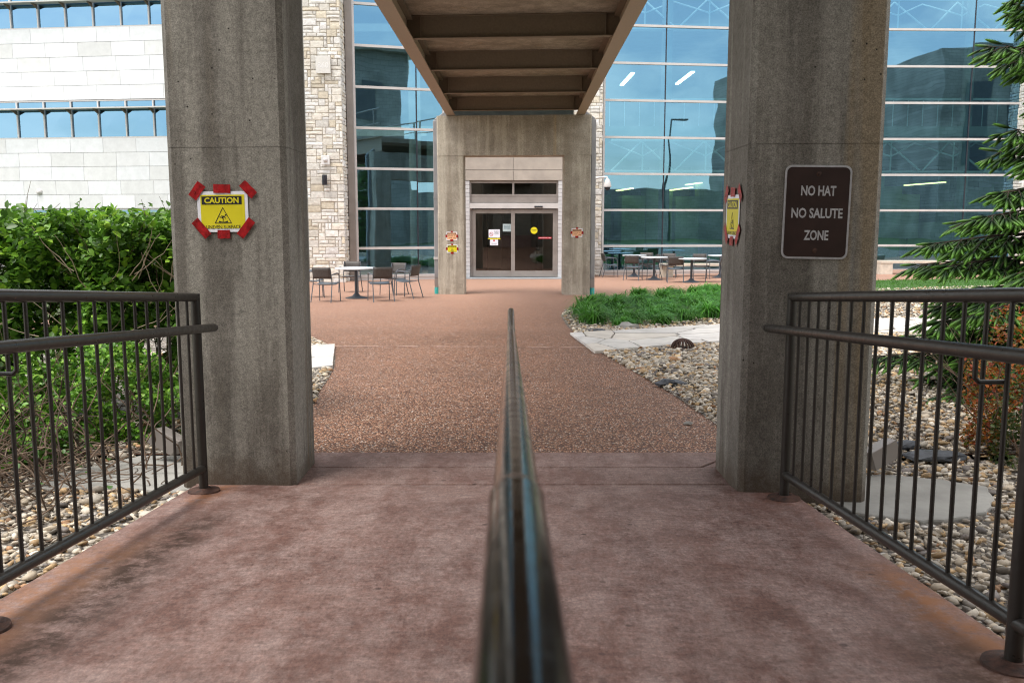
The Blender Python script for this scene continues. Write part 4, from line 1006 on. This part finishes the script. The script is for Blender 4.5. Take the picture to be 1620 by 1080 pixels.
for z0, z1, zs_, nm in ((5.345, 6.915, 6.52, 'a'), (9.79, 11.44, 10.78, 'b'), (0.9, 2.455, 2.0, 'c')):
    f = MB(); f.box(0, L, .02, .16, z0, z0+.07, M=m); f.box(0, L, .02, .16, z1-.05, z1, M=m)
    xs = np.arange(0.15, L, 1.215)
    for x in xs: f.box(x-.028, x+.028, .015, .15, z0+.071, z1-.051, M=m)
    f.build('window_frame', M['alu'], ob)
    g_ = MB()
    for i in range(len(xs)-1): g_.add([m @ Vector(v) for v in ((xs[i]+.02, .09+rg.uniform(-.003, .003), z0+.05), (xs[i+1]-.02, .09+rg.uniform(-.003, .003), z0+.05), (xs[i+1]-.02, .09, z1-.03), (xs[i]+.02, .09, z1-.03))], [(0, 1, 2, 3)])
    g_.build('window_glass', M['glass_office'], ob)
    MB().box(0, L, .30, .32, z0, z1, M=m).build('dark_room_backing', M['intdark'], ob)  # near-black sheet in place of rooms, their darkness put into its colour
    if nm != 'c':
        MB().box(0, L, -.42, .01, zs_, zs_+.05, M=m).build('sunshade', M['alu'], ob)
        for x in xs:
            k_ = MB()
            vs = [m @ Vector((x+dx, yy, zz_)) for dx in (-.03, .03) for yy, zz_ in ((.012, zs_-.004), (-.34, zs_-.004), (.012, zs_-.17))]
            k_.add(vs, [(0, 1, 2), (5, 4, 3), (0, 3, 4, 1), (1, 4, 5, 2), (2, 5, 3, 0)])
            k_.build('shade_bracket', M['steel_dark'], ob)
c = m @ Vector((L-9.35, -.04, 0)); c = at(63, 304, c.y); t = thing('dome_lamp', 'small round grey lamp low on the white office wall above the hedge', 'wall lamp', c)
MB().lathe([(.13, 0), (.14, .03), (.09, .09), (.02, .12)], c, 20, axis=Matrix.Rotation(math.pi/2, 3, 'X')).build('dome', M['alu'], t, True)

# ================================================================== PLACE BEHIND THE VIEWER (seen in the glass)
nb = NT('coursed_stone'); bt = nb.t.nodes.new('ShaderNodeTexBrick'); nb.t.links.new(nb.map((1, 1, 1), rot=(math.pi/2, 0, 0)), bt.inputs[0])
bt.inputs['Scale'].default_value = 0.9; bt.inputs['Mortar Size'].default_value = 0.012; bt.inputs['Color1'].default_value = (.30, .29, .26, 1); bt.inputs['Color2'].default_value = (.40, .38, .34, 1); bt.inputs['Mortar'].default_value = (.12, .12, .11, 1)
M['coursed'] = nb.fin(nb.mix(.6, bt.outputs[0], nb.ramp(nb.noise(.35, 4), [(.35, .45), (.65, 1.3)]), 'MULTIPLY'), .9)
rb = thing('stone_building', 'dark stone building behind the viewer mirrored in the glass walls', 'building', (0, -12, 0))
b = MB(); b.box(-16, 15.0, -22, -6.5, -.1, 14, (.20, .19, .17)); b.box(15.01, 32, -20, -11, -.1, 4.6, (.30, .29, .26)); b.box(37, 63, -26, -8, -.1, 16.5, (.34, .36, .33)); b.build('wall', M['coursed'], rb)
b = MB(); b.box(-16.5, 15.6, -22.5, -5.6, 14.01, 14.6); b.build('roof', M['conc_deck'], rb)
b = MB()
for k in range(12): b.box(-14+k*2.3, -12.6+k*2.3, -6.52, -6.44, 5.0, 7.4); b.box(-14+k*2.3, -12.6+k*2.3, -6.52, -6.44, 9.6, 12.0)
for k in range(6): b.box(39+k*3.6, 41+k*3.6, -8.03, -7.94, 6.5, 13)
b.build('window', M['darkstone'], rb)
t = thing('light_pole', 'tall dark lamp pole mirrored in the upper right glass', 'lamp pole', (22, -4, .3))
MB().tube([(22, -4, .3), (22, -4, 10.2)], [.10, .06], 12).build('pole', M['darklamp'], t, True); MB().box(22, 23.4, -4.15, -3.85, 10.15, 10.3).build('lamp_head', M['darklamp'], t)

# ================================================================== FURNITURE
def rotz(a): return Matrix.Rotation(a, 4, 'Z')
def make_chair():
    t = thing('patio_chair', 'x', 'chair', (0, 0, 0), 'grey metal armchairs at the patio tables')
    for s_ in (-1, 1):
        MB().tube([(s_*.265, .235, 0), (s_*.255, .215, .44), (s_*.255, .20, .60)], .0115, 8).build('leg', M['chair'], t, True)
        MB().tube([(s_*.25, -.30, 0), (s_*.235, -.18, .42), (s_*.225, -.185, .60), (s_*.22, -.235, .81)], .0125, 8).build('leg', M['chair'], t, True)
        MB().tube([(s_*.255, .20, .60), (s_*.262, .17, .645), (s_*.27, .05, .665), (s_*.262, -.10, .655), (s_*.226, -.19, .63)], [.0125, .016, .018, .016, .011], 8).build('armrest', M['chair'], t, True)
    b = MB(); n_ = 7; vs = []
    for i in range(n_):
        u = i/(n_-1); y = .235-u*.43; z = .445 - .035*math.sin(u*math.pi*.9) + (.01 if i == 0 else 0)
        for j in range(5): x = -.24+.12*j; vs.append((x, y, z-.012*(1-(x/.24)**2)))
    f = [(i*5+j, (i+1)*5+j, (i+1)*5+j+1, i*5+j+1) for i in range(n_-1) for j in range(4)]
    b.add(vs, f); o = b.build('seat', M['chair'], t, True); sm = o.modifiers.new('thickness', 'SOLIDIFY'); sm.thickness = .012
    b = MB(); vs = []
    for i in range(5):
        z = .545+.265*i/4
        for j in range(7): x = -.222+.074*j; vs.append((x, -.205-.06*(z-.56)/.25-.022*(1-(x/.222)**2), z))
    b.add(vs, [(i*7+j, i*7+j+1, (i+1)*7+j+1, (i+1)*7+j) for i in range(4) for j in range(6)]); o = b.build('backrest', M['chairback'], t, True); sm = o.modifiers.new('thickness', 'SOLIDIFY'); sm.thickness = .009
    return t
chair0 = make_chair(); first = [True]
def chair(px, py, ang, label):
    g = G(px, py); o = chair0 if first[0] else copy_tree(chair0); first[0] = False
    o.location = (g.x, g.y, g.z); o.rotation_euler = (0, 0, R(ang)); o['label'] = label
    return o
def make_table(px, py, r, label, hgt=0.75):
    g = G(px, py); t = thing('patio_table', label, 'table', g, 'round patio tables on pedestal feet')
    MB().lathe([(r-.012, hgt-.035), (r, hgt-.028), (r, hgt-.006), (r-.008, hgt)], g, 48).build('table_top', M['tabletop'], t, True)
    MB().tube([g+Vector((0, 0, .05)), g+Vector((0, 0, hgt-.034))], .038, 16).build('pedestal', M['tableleg'], t, True)
    MB().lathe([(.27, 0), (.27, .012), (.18, .035), (.10, .06), (.06, .11), (.042, .13)], g, 32).build('base', M['tableleg'], t, True)
    return t
make_table(564, 471.5, .51, 'round white topped table beside the stone pier on the left')
chair(516, 477, -12, 'chair with its brown back to the viewer, in front left of the left table')
chair(497, 470, -75, 'chair half hidden behind the left pillar, at the left table')
chair(555, 462, 176, 'chair tucked in behind the left table, facing the viewer')
chair(603, 476, 22, 'chair with its back to the viewer, in front right of the left table')
chair(623, 466, 150, 'chair with a pale back, right of the left table near the glass')
chair(645, 471, 68, 'rightmost chair at the left table, turned to the left')
make_table(1003, 437.5, .42, 'white table nearest the right stone pier, leftmost on the right patio')
make_table(1034.5, 442.5, .44, 'second white table from the right stone pier')
make_table(1093.5, 446.5, .46, 'white table with the nearest pedestal on the right patio')
make_table(1139, 439, .42, 'white table half hidden by the right pillar')
chair(964, 438, -82, 'leftmost chair on the right patio, standing by the stone pier and facing right')
chair(1001, 443, -20, 'chair with its back to the viewer at the table nearest the stone pier')
chair(1022, 436.5, 170, 'chair behind the second table on the right patio')
chair(1030, 441, 100, 'chair between the first and second table on the right patio')
chair(1057, 439, 165, 'chair behind, between the second and third table on the right patio')
chair(1068, 446.5, -8, 'chair with its brown back to the viewer at the third table on the right patio')
chair(1108, 441, 178, 'chair behind the third table on the right patio, facing the viewer')
chair(1128, 446, 78, 'chair facing left beside the right pillar on the right patio')
def bench(px0, px1, py, Yd, label, dirx=1):
    c0 = at(px0, py, Yd); c1 = at(px1, py, Yd); z = gz(c0.x, Yd); c = Vector((c0.x, Yd, z))
    t = thing('stone_bench', label, 'bench', c, 'pale stone benches by the glass wall')
    MB().box(c0.x, c1.x, Yd-.25, Yd+.25, z+.37, z+.46).build('seat_slab', M['benchstone'], t, bevel=.006)
    MB().box(c0.x+.01, c0.x+.42, Yd-.23, Yd+.23, z, z+.368).build('support', M['benchstone'], t, bevel=.006)
    MB().box(c1.x-.42, c1.x-.01, Yd-.23, Yd+.23, z, z+.368).build('support', M['benchstone'], t, bevel=.006)
bench(1044, 1190, 430, 31.2, 'long pale stone bench behind the right patio tables')
bench(1388, 1500, 430, 30.5, 'pale stone bench right of the right pillar, partly behind the spruce')

# ================================================================== SMALL GROUND THINGS
g = G(1080, 553); t = thing('drain_dome', 'rusty ribbed dome drain cover in the gravel beside the flagstone path', 'drain cover', g)
b = MB()
for k in range(18):
    a = 2*math.pi*k/18; pts = [(g.x+.145*math.cos(q)*math.cos(a), g.y+.145*math.cos(q)*math.sin(a), g.z+.03+.11*math.sin(q)) for q in np.linspace(0, 1.45, 7)]
    b.tube(pts, .0135, 6)
b.build('ribs', M['rustplate'], t, True)
MB().lathe([(.165, 0), (.165, .03), (.14, .035), (.14, 0.0)], g, 28).build('ring', M['rustplate'], t, True)
MB().lathe([(.13, .02), (.128, .03)], g, 24).build('dark_well', M['intdark'], t)
def rock(px, py, sx, sy, sz, label, mat='darkstone', seed=0, dz=0.0):
    g = G(px, py, dz); rg = random.Random(seed); b = MB()
    import bmesh
    bm = bmesh.new(); bmesh.ops.create_icosphere(bm, subdivisions=2, radius=1)
    for v in bm.verts: n_ = 1+mnoise.noise(v.co*1.6+Vector((seed, 0, 0)))*.55; v.co = Vector((v.co.x*sx*n_, v.co.y*sy*n_, v.co.z*sz*n_))
    me = bpy.data.meshes.new('rock'); bm.to_mesh(me); bm.free(); o = link('rock', me, M[mat]); o.location = g + Vector((0, 0, sz*.4+.02)); tag(o, label, 'rock', 'single rocks in the gravel')
rock(1060, 612, .13, .08, .045, 'dark slate rock lying in the gravel near the curve of the path', seed=2)
rock(992, 521, .17, .11, .07, 'blue grey rock lying at the foot of the strap leaved clumps', 'slab', seed=4)
rock(945, 526, .20, .07, .03, 'flat dark rock at the left end of the flagstone path', seed=6)
rock(1480, 728, .20, .10, .03, 'flat dark stone in the gravel behind the right railing', seed=9)
rock(1432, 712, .10, .06, .03, 'smaller dark stone left of the flat one behind the right railing', seed=12)
rock(1089, 675, .035, .025, .015, 'single grey pebble stranded on the brown path near the right pillar', 'slab', seed=14, dz=-.015)

# ================================================================== VEGETATION
LEAF_V = np.array([(0, 0, 0), (.30, .30, .10), (-.30, .30, .10), (.30, .68, .06), (-.30, .68, .06), (0, 1.0, -.10), (0, .5, 0.0)])
LEAF_F = np.array([(0, 1, 6), (0, 6, 2), (1, 3, 6), (2, 6, 4), (3, 5, 6), (4, 6, 5)])
def leaves(name, mat, P, size, cols, parent, pitch=(0.2, .6), sj=.42):
    N = len(P); s = size*RNG.uniform(1-sj, 1+sj, N)
    Rm = rotmats(RNG.uniform(0, 6.28, N), RNG.normal(pitch[0], pitch[1], N), RNG.normal(0, .55, N)) * s[:, None, None]
    return bulk(name, mat, LEAF_V, LEAF_F, Rm.astype(np.float32), P.astype(np.float32), cols, parent, smooth=True)
def stems(name, starts, parent, mat, rg, r0=.012, up=1.2, wob=.12, seg=7, spread=.35, kids_=3, nsub=5):
    b = MB()
    for s in starts:
        p = Vector(s); d = Vector((rg.uniform(-spread, spread), rg.uniform(-spread, spread), 1)).normalized(); pts = [p.copy()]; ln = up*rg.uniform(.7, 1.15)/seg
        for k in range(seg):
            d = (d + Vector((rg.uniform(-wob, wob), rg.uniform(-wob, wob), rg.uniform(-wob*.3, wob*.3)))).normalized(); p = p+d*ln; pts.append(p.copy())
        b.tube(pts, [r0*(1-.75*i/seg) for i in range(seg+1)], 5)
        for q in range(kids_):
            i = rg.randrange(2, seg); p2 = pts[i].copy(); d2 = (d+Vector((rg.uniform(-1, 1), rg.uniform(-1, 1), rg.uniform(-.2, .7)))).normalized(); pp = [p2.copy()]
            for k in range(nsub): d2 = (d2+Vector((rg.uniform(-.3, .3), rg.uniform(-.3, .3), rg.uniform(-.2, .2)))).normalized(); p2 = p2+d2*ln*.55; pp.append(p2.copy())
            b.tube(pp, [r0*.45*(1-.7*i/nsub) for i in range(nsub+1)], 4)
    return b.build(name, mat, parent, True)
# hedge: two shrubs grown together
def hedge(x0, x1, y0, y1, ztop, n, label, seed, zlow=0.75):
    rg = random.Random(seed); cx, cy = (x0+x1)/2, (y0+y1)/2
    t = thing('hedge_shrub', label, 'shrub', (cx, cy, .33), 'leafy shrubs behind the left railing')
    X = RNG.uniform(x0, x1, n*3); Yv = RNG.uniform(y0, y1, n*3); Z = RNG.uniform(zlow, ztop+.12, n*3)
    keep = []
    for i in range(n*3):
        v = Vector((X[i], Yv[i], Z[i])); top = ztop + .11*mnoise.noise(Vector((v.x*1.9, v.y*1.9, seed)))+.05*mnoise.noise(Vector((v.x*6, v.y*6, seed)))
        if v.z > top: continue
        fr_ = y0 + .16 + .26*mnoise.noise(Vector((v.x*2.2, v.z*2.6, seed+5)))
        if v.y < fr_: continue
        dn = mnoise.noise(v*3.2+Vector((seed, 0, 0)))
        deep = v.y - fr_
        if deep > .75 and rg.random() < .65 and v.z < top-.35: continue
        lowf = (v.z-zlow)/(1.25-zlow) if v.z < 1.25 else 1
        if dn < -.12 + (.34*(1-lowf)): continue
        keep.append(i)
    k = np.array(keep); k = k[RNG.permutation(len(k))][:n]; P = np.column_stack([X[k], Yv[k], Z[k]])
    base = np.array([(.11, .25, .030), (.19, .39, .04), (.07, .16, .028), (.32, .54, .06), (.14, .30, .045)])[RNG.choice(5, len(k), p=[.34, .26, .2, .12, .08])]
    leaves('foliage', M['leaf'], P, .056, base*RNG.uniform(.8, 1.25, (len(k), 1)), t)
    stems('stems', [(rg.uniform(x0+.1, x1-.1), rg.uniform(y0+.35, y1-.1), .32) for _ in range(int((x1-x0)*13))], t, M['twig'], rg, .011, 1.45, .16, 8, .3, 5)
    tw = MB()
    for _ in range(26 if seed == 9 else 8):
        p = Vector((rg.uniform(x0+.2, x1), y0+.12, rg.uniform(.9, 1.55))); d = Vector((rg.uniform(-1, 1), rg.uniform(-.35, .1), rg.uniform(.0, 1))).normalized(); pts = [p.copy()]
        for q in range(6): d = (d+Vector((rg.uniform(-.3, .3), rg.uniform(-.2, .15), rg.uniform(-.2, .3)))).normalized(); p = p+d*.07; pts.append(p.copy())
        tw.tube(pts, [.004*(1-.7*i/7) for i in range(7)], 4)
    tw.build('bare_twigs', M['deadtwig'], t, True)
    # shoots that stand out over the top
    b = MB(); PP = []
    for _ in range(int((x1-x0)*6)):
        x, y = rg.uniform(x0, x1), rg.uniform(y0+.1, y1-.2); h = rg.uniform(.05, .17); zt = ztop-.02
        b.tube([(x, y, zt-.25), (x+rg.uniform(-.03, .03), y, zt), (x+rg.uniform(-.05, .05), y, zt+h)], [.003, .0025, .0015], 4)
        for q in range(4): PP.append((x+rg.uniform(-.03, .03), y+rg.uniform(-.03, .03), zt+h*rg.uniform(.3, 1)))
    b.build('shoot', M['twig'], t, True); PP = np.array(PP)
    leaves('shoot_leaves', M['leaf'], PP, .05, np.tile((.09, .19, .03), (len(PP), 1)), t)
    return t
hedge(-4.75, -3.30, 6.2, 7.6, 1.87, 21000, 'dense green hedge shrub at the far left behind the left railing', 3, .45)
hedge(-3.35, -2.05, 6.25, 7.6, 1.88, 19000, 'green hedge shrub with bare pale twigs showing, left of the left pillar', 9, .55)
hedge(-6.4, -4.7, 6.4, 7.8, 1.95, 3000, 'leafy hedge shrub at the edge of the photo beyond the left railing', 15)
# low small-leaved shrub
def low_shrub(cx, cy, rx, ry, h, n, label, seed, cols, size=.034, z0=.33, name='low_shrub', group=None, mat='leaf'):
    rg = random.Random(seed); t = thing(name, label, 'shrub', (cx, cy, z0), group)
    a = RNG.uniform(0, 6.28, n*2); rr = RNG.uniform(0, 1, n*2)**.45; el = RNG.uniform(0, 1, n*2)
    P = np.column_stack([cx+rx*rr*np.cos(a), cy+ry*rr*np.sin(a), z0+.03+h*el*np.sqrt(np.maximum(0, 1-rr**2*.8))])
    nz = np.array([mnoise.noise(Vector(p)*5+Vector((seed, 0, 0))) for p in P]); P = P[nz > -.05][:n]
    c = np.array(cols)[RNG.integers(0, len(cols), len(P))]*RNG.uniform(.75, 1.25, (len(P), 1))
    leaves('foliage', M[mat], P, size, c, t, (.2, .5))
    stems('stems', [(cx+rg.uniform(-rx, rx)*.5, cy+rg.uniform(-ry, ry)*.5, z0) for _ in range(int(16*rx/.5))], t, M['twig'], rg, .006, h*1.0, .25, 6, .9, 3)
    return t
gcol = [(.12, .29, .03), (.19, .42, .05), (.08, .20, .03), (.30, .52, .07)]
low_shrub(-2.72, 5.95, .52, .34, .70, 6500, 'small bright green shrub under the hedge, just left of the left pillar', 4, gcol)
low_shrub(-3.05, 5.42, .34, .26, .44, 2600, 'lowest small green shrub growing among the bare vines behind the left railing', 8, gcol)
low_shrub(-3.55, 5.7, .60, .42, .80, 5200, 'bright green low shrub at the left edge behind the railing', 6, gcol+[(.16, .30, .04)], .044)
# tangle of dry vines
rg = random.Random(12); t = thing('vine_tangle', 'tangle of bare brown vines on the ground at the lower left behind the railing', 'dry vines', (-2.75, 4.75, .33))
for rep, mt in ((0, 'twig'), (1, 'bark'), (2, 'twig')):
    b = MB()
    for k in range(95):
        p = Vector((rg.gauss(-3.0, .42), rg.gauss(5.0, .36), .33)); d = Vector((rg.uniform(-1, 1), rg.uniform(-.8, .8), rg.uniform(.05, .9))).normalized(); pts = [p.copy()]
        for q in range(9):
            d = (d+Vector((rg.uniform(-.35, .35), rg.uniform(-.35, .35), rg.uniform(-.42, .26)))).normalized(); p = p+d*.085
            if p.z < .335: p.z = .335; d.z = abs(d.z)*.5
            if p.x > -1.85: break
            pts.append(p.copy())
        if len(pts) > 2: b.tube(pts, [.0055*(1-.6*i/len(pts)) for i in range(len(pts))], 5)
    b.build('vine', M[mt], t, True)
P = np.column_stack([RNG.normal(-3.0, .36, 260), RNG.normal(5.05, .3, 260), RNG.uniform(.34, .62, 260)]); leaves('vine_leaves', M['leaf'], P, .035, np.tile((.07, .17, .03), (260, 1)), t)
P = np.column_stack([RNG.normal(-3.0, .4, 500), RNG.normal(4.9, .4, 500), np.full(500, .345)]); leaves('dead_leaves', M['leaf'], P, .05, np.array([(.16, .07, .035), (.22, .13, .07), (.11, .06, .04)])[RNG.integers(0, 3, 500)], t, (0, .2))
# barberry
low_shrub(3.22, 5.65, .34, .34, .98, 4600, 'small shrub with orange red tips and green base beside the spruce', 21, [(.42, .12, .02), (.50, .19, .03), (.26, .14, .02), (.14, .16, .02), (.36, .07, .02)], .026, .34, 'barberry')
low_shrub(3.22, 5.30, .30, .28, .62, 3200, 'low green shrub at the right edge in front of the orange tipped one', 23, [(.05, .10, .02), (.08, .13, .02), (.12, .12, .03), (.04, .07, .015)], .026, .34, 'low_shrub')

# spruce
def spruce(cx, cy, z0, H, label):
    rg = random.Random(31); t = thing('spruce_tree', label, 'tree', (cx, cy, z0))
    MB().tube([(cx, cy, z0-.1), (cx+.02, cy, z0+H*.5), (cx, cy, z0+H)], [.12, .07, .01], 12).build('trunk', M['bark'], t, True)
    # one shoot: flattened needles all round a twig
    V = []; Fc = []; sh = []
    for k in range(96):
        y = .0+.95*k/96; a = k*2.399; ln = .20*(1-.55*y*y); c_, s_ = math.cos(a), math.sin(a)
        w = .017; i = len(V)
        V += [(-s_*w, y, c_*w), (s_*w, y, -c_*w), (c_*ln, y+.13+.08*y, s_*ln)]; Fc.append((i, i+1, i+2)); sh += [max(0, (y-.40)/.5)]*3
    pr = [(0, .04), (.25, .09), (.6, .10), (.88, .07), (1.06, .01)]
    i0 = len(V)
    for y, r_ in pr:
        for k in range(5): V.append((r_*math.cos(k*1.2566), y, r_*math.sin(k*1.2566))); sh.append(max(0, (y-.40)/.5)*.85)
    for q in range(4):
        for k in range(5):
            a_, b_ = i0+q*5+k, i0+q*5+(k+1) % 5; Fc.append((a_, b_, b_+5)); Fc.append((a_, b_+5, a_+5))
    shoots = []; wood = MB()
    prof = [(.1, 1.45), (.44, 1.75), (.72, 1.45), (1.05, 1.48), (1.35, 1.32), (1.62, 1.15), (1.86, .78), (2.1, .82), (2.3, .7), (2.47, .42), (2.65, .5), (2.87, .92), (3.05, .78), (3.3, .78), (3.6, .6), (5.2, .2)]
    def rad(z):
        for (a, ra), (c_, rc) in zip(prof, prof[1:]):
            if a <= z <= c_: return ra+(rc-ra)*(z-a)/(c_-a)
        return .2
    z = .14
    while z < H-.3:
        nb = 9 if z < 2 else 7
        off = rg.uniform(0, 6.28)
        for k in range(nb):
            az = off+2*math.pi*k/nb+rg.uniform(-.22, .22); L = rad(z)*rg.uniform(.66, 1.03); zz = z+rg.uniform(-.06, .06)
            dh = Vector((math.cos(az), math.sin(az), 0)); droop = .34 if z < 2 else .18
            ax = lambda s: Vector((cx, cy, z0+zz)) + dh*(L*s) + Vector((0, 0, L*(.20*s - droop*s*s + .10*s**4)))
            wood.tube([ax(s) for s in (0, .3, .6, .85, 1)], [.014, .011, .008, .005, .003], 5)
            s = .28
            while s < 1.0:
                for sd in (-1, 1):
                    bl_ = L*.36*(1.12-s)*rg.uniform(.75, 1.2)+.10; p = ax(s); side = Vector((-dh.y, dh.x, 0))*sd
                    d = (dh*.75+side*rg.uniform(.6, 1.0)+Vector((0, 0, rg.uniform(-.25, .02)))).normalized()
                    q = p+d*bl_; q.z -= bl_*.18; wood.tube([p, (p+q)/2+Vector((0, 0, .01)), q], [.006, .004, .002], 4)
                    shoots.append((q, (d+Vector((0, 0, -.5))).normalized(), rg.uniform(.12, .165)))
                    u = .2
                    while u < 1:
                        for s2 in (-1, 1):
                            pp = p.lerp(q, u); d2 = (d*.8+d.cross(Vector((0, 0, 1)))*s2*rg.uniform(.4, .9)+Vector((0, 0, rg.uniform(-1.15, -.15)))).normalized(); shoots.append((pp, d2, rg.uniform(.10, .15)))
                        u += .10/bl_ * rg.uniform(.8, 1.2)
                s += .105/L*rg.uniform(.85, 1.2)
            shoots.append((ax(1.0), (ax(1)-ax(.9)).normalized(), .15))
        z += .21*rg.uniform(.85, 1.15)
    wood.build('branches', simple('dark_spruce_bark', (.045, .032, .022), .9, var=.3), t)
    N = len(shoots); print('shoots', N, flush=True)
    Mx = np.zeros((N, 3, 3), np.float32); T = np.zeros((N, 3), np.float32)
    for i, (p, d, l) in enumerate(shoots):
        x = d.cross(Vector((0, 0, 1))); x = x.normalized() if x.length > 1e-3 else Vector((1, 0, 0)); zz = x.cross(d); Mx[i] = np.array([[x.x, d.x, zz.x], [x.y, d.y, zz.y], [x.z, d.z, zz.z]])*l; T[i] = p
    old = np.array([(.013, .040, .012), (.020, .056, .014), (.009, .028, .009)])[RNG.integers(0, 3, N)]
    c = old*RNG.uniform(.6, 1.6, (N, 1))
    bulk('needles', M['needle'], V, Fc, Mx, T, c, t, vshade=(np.array(sh), (.17, .40, .055)))
spruce(4.95, 7.9, 0.28, 5.2, 'dark green spruce with bright new tips behind the right railing')

# strap leaved clumps
def clump_mesh(seed):
    rg = random.Random(seed); V = []; Fc = []; C = []
    for k in range(260):
        a = rg.gauss(.1, 1.7); r0 = abs(rg.gauss(0, .10)); L = rg.uniform(.42, .64); lean = rg.uniform(.75, 1.45); w = rg.uniform(.007, .013); g_ = rg.uniform(.55, 1.45)*(.8+.12*seed); i0 = len(V); th = rg.uniform(0, 6.28)
        bx_, by_ = r0*math.cos(th), r0*math.sin(th)
        for s in range(6):
            u = s/5; h = L*(u - .42*lean*u*u*(1+.6*u)); o = L*lean*.62*u**1.6; ww = w*(1-u**2.2)+.0006
            x, y = bx_+o*math.cos(a)+.10*u*u, by_+o*math.sin(a)
            V += [(x-ww*math.sin(a), y+ww*math.cos(a), max(.004, h)), (x+ww*math.sin(a), y-ww*math.cos(a), max(.004, h))]
            C += [(.055*g_+.03*u, .19*g_+.08*u, .024*g_)]*2
        for s in range(5): Fc.append((i0+2*s, i0+2*s+1, i0+2*s+3, i0+2*s+2))
    me = bpy.data.meshes.new('strap_leaves'); me.from_pydata(V, [], Fc); ca = me.color_attributes.new('Col', 'FLOAT_COLOR', 'POINT')
    ca.data.foreach_set('color', np.column_stack([np.array(C), np.ones(len(C))]).astype(np.float32).ravel()); me.materials.append(M['blade']); me.update(); return me
CM = [clump_mesh(s) for s in (1, 2, 3, 4)]
bedpx = [(930, 507), (940, 516), (985, 519), (1030, 517), (1075, 517), (1100, 509), (1150, 507), (1300, 500), (1300, 462), (1150, 466), (1060, 472), (1000, 476), (950, 482), (925, 492)]
bp = [tuple(G(*p)[:2]) for p in bedpx]
rg = random.Random(77); placed = []
xs_, ys_ = [p[0] for p in bp], [p[1] for p in bp]
for _ in range(9000):
    x, y = rg.uniform(min(xs_), max(xs_)), rg.uniform(min(ys_), max(ys_))
    if x > 8.3 or not inpoly(np.array([[x, y]]), bp)[0]: continue
    if all((x-a)**2+(y-c_)**2 > .56**2 for a, c_ in placed): placed.append((x, y))
for i, (x, y) in enumerate(placed):
    o = bpy.data.objects.new('strap_leaf_clump', CM[i % 4]); COL.objects.link(o); s = rg.uniform(.72, 1.2)
    o.location = (x, y, gz(x, y)+.005); o.rotation_euler = (0, 0, rg.gauss(0, .5)); o.scale = (s, s, s*rg.uniform(.9, 1.1))
    tag(o, 'arching clump of green strap leaves in the bed beyond the flagstone path', 'plant', 'strap leaved clumps in the bed')
print('clumps', len(placed))
sheet('soil', bp, 0.012, simple('bed_soil', (.06, .04, .025), .95, 0, .3, 8, .6), kind='structure')

# lawn on the right
lawn = [tuple(G(*p)[:2]) for p in [(1150, 470), (1420, 468), (1700, 466), (1700, 440), (1480, 442), (1385, 444), (1300, 446), (1150, 452)]]
sheet('lawn', lawn, 0.010, M['turf'], kind='structure')
N = 60000; P = np.column_stack([RNG.uniform(5, 20, N), RNG.uniform(17, 34, N)]); P = P[inpoly(P, lawn)]; P = P[np.abs(P[:, 0]) < P[:, 1]*.62+1]
z = np.array([gz(x, y) for x, y in P])+.008; N = len(P)
tvb = [(-.1, 0, 0), (.1, 0, 0), (.05, .15, .6), (0, .4, 1)]; 
Rm = rotmats(RNG.uniform(0, 6.28, N), RNG.normal(0, .3, N), RNG.normal(0, .3, N))*(RNG.uniform(.04, .075, N))[:, None, None]
g_ = bulk('grass', M['blade'], tvb, [(0, 1, 2), (0, 2, 3)], Rm.astype(np.float32), np.column_stack([P, z]).astype(np.float32), np.array([(.06, .18, .02), (.09, .24, .03)])[RNG.integers(0, 2, N)])
tag(g_, 'short bright green lawn grass right of the right pillar', 'grass', kind='stuff')
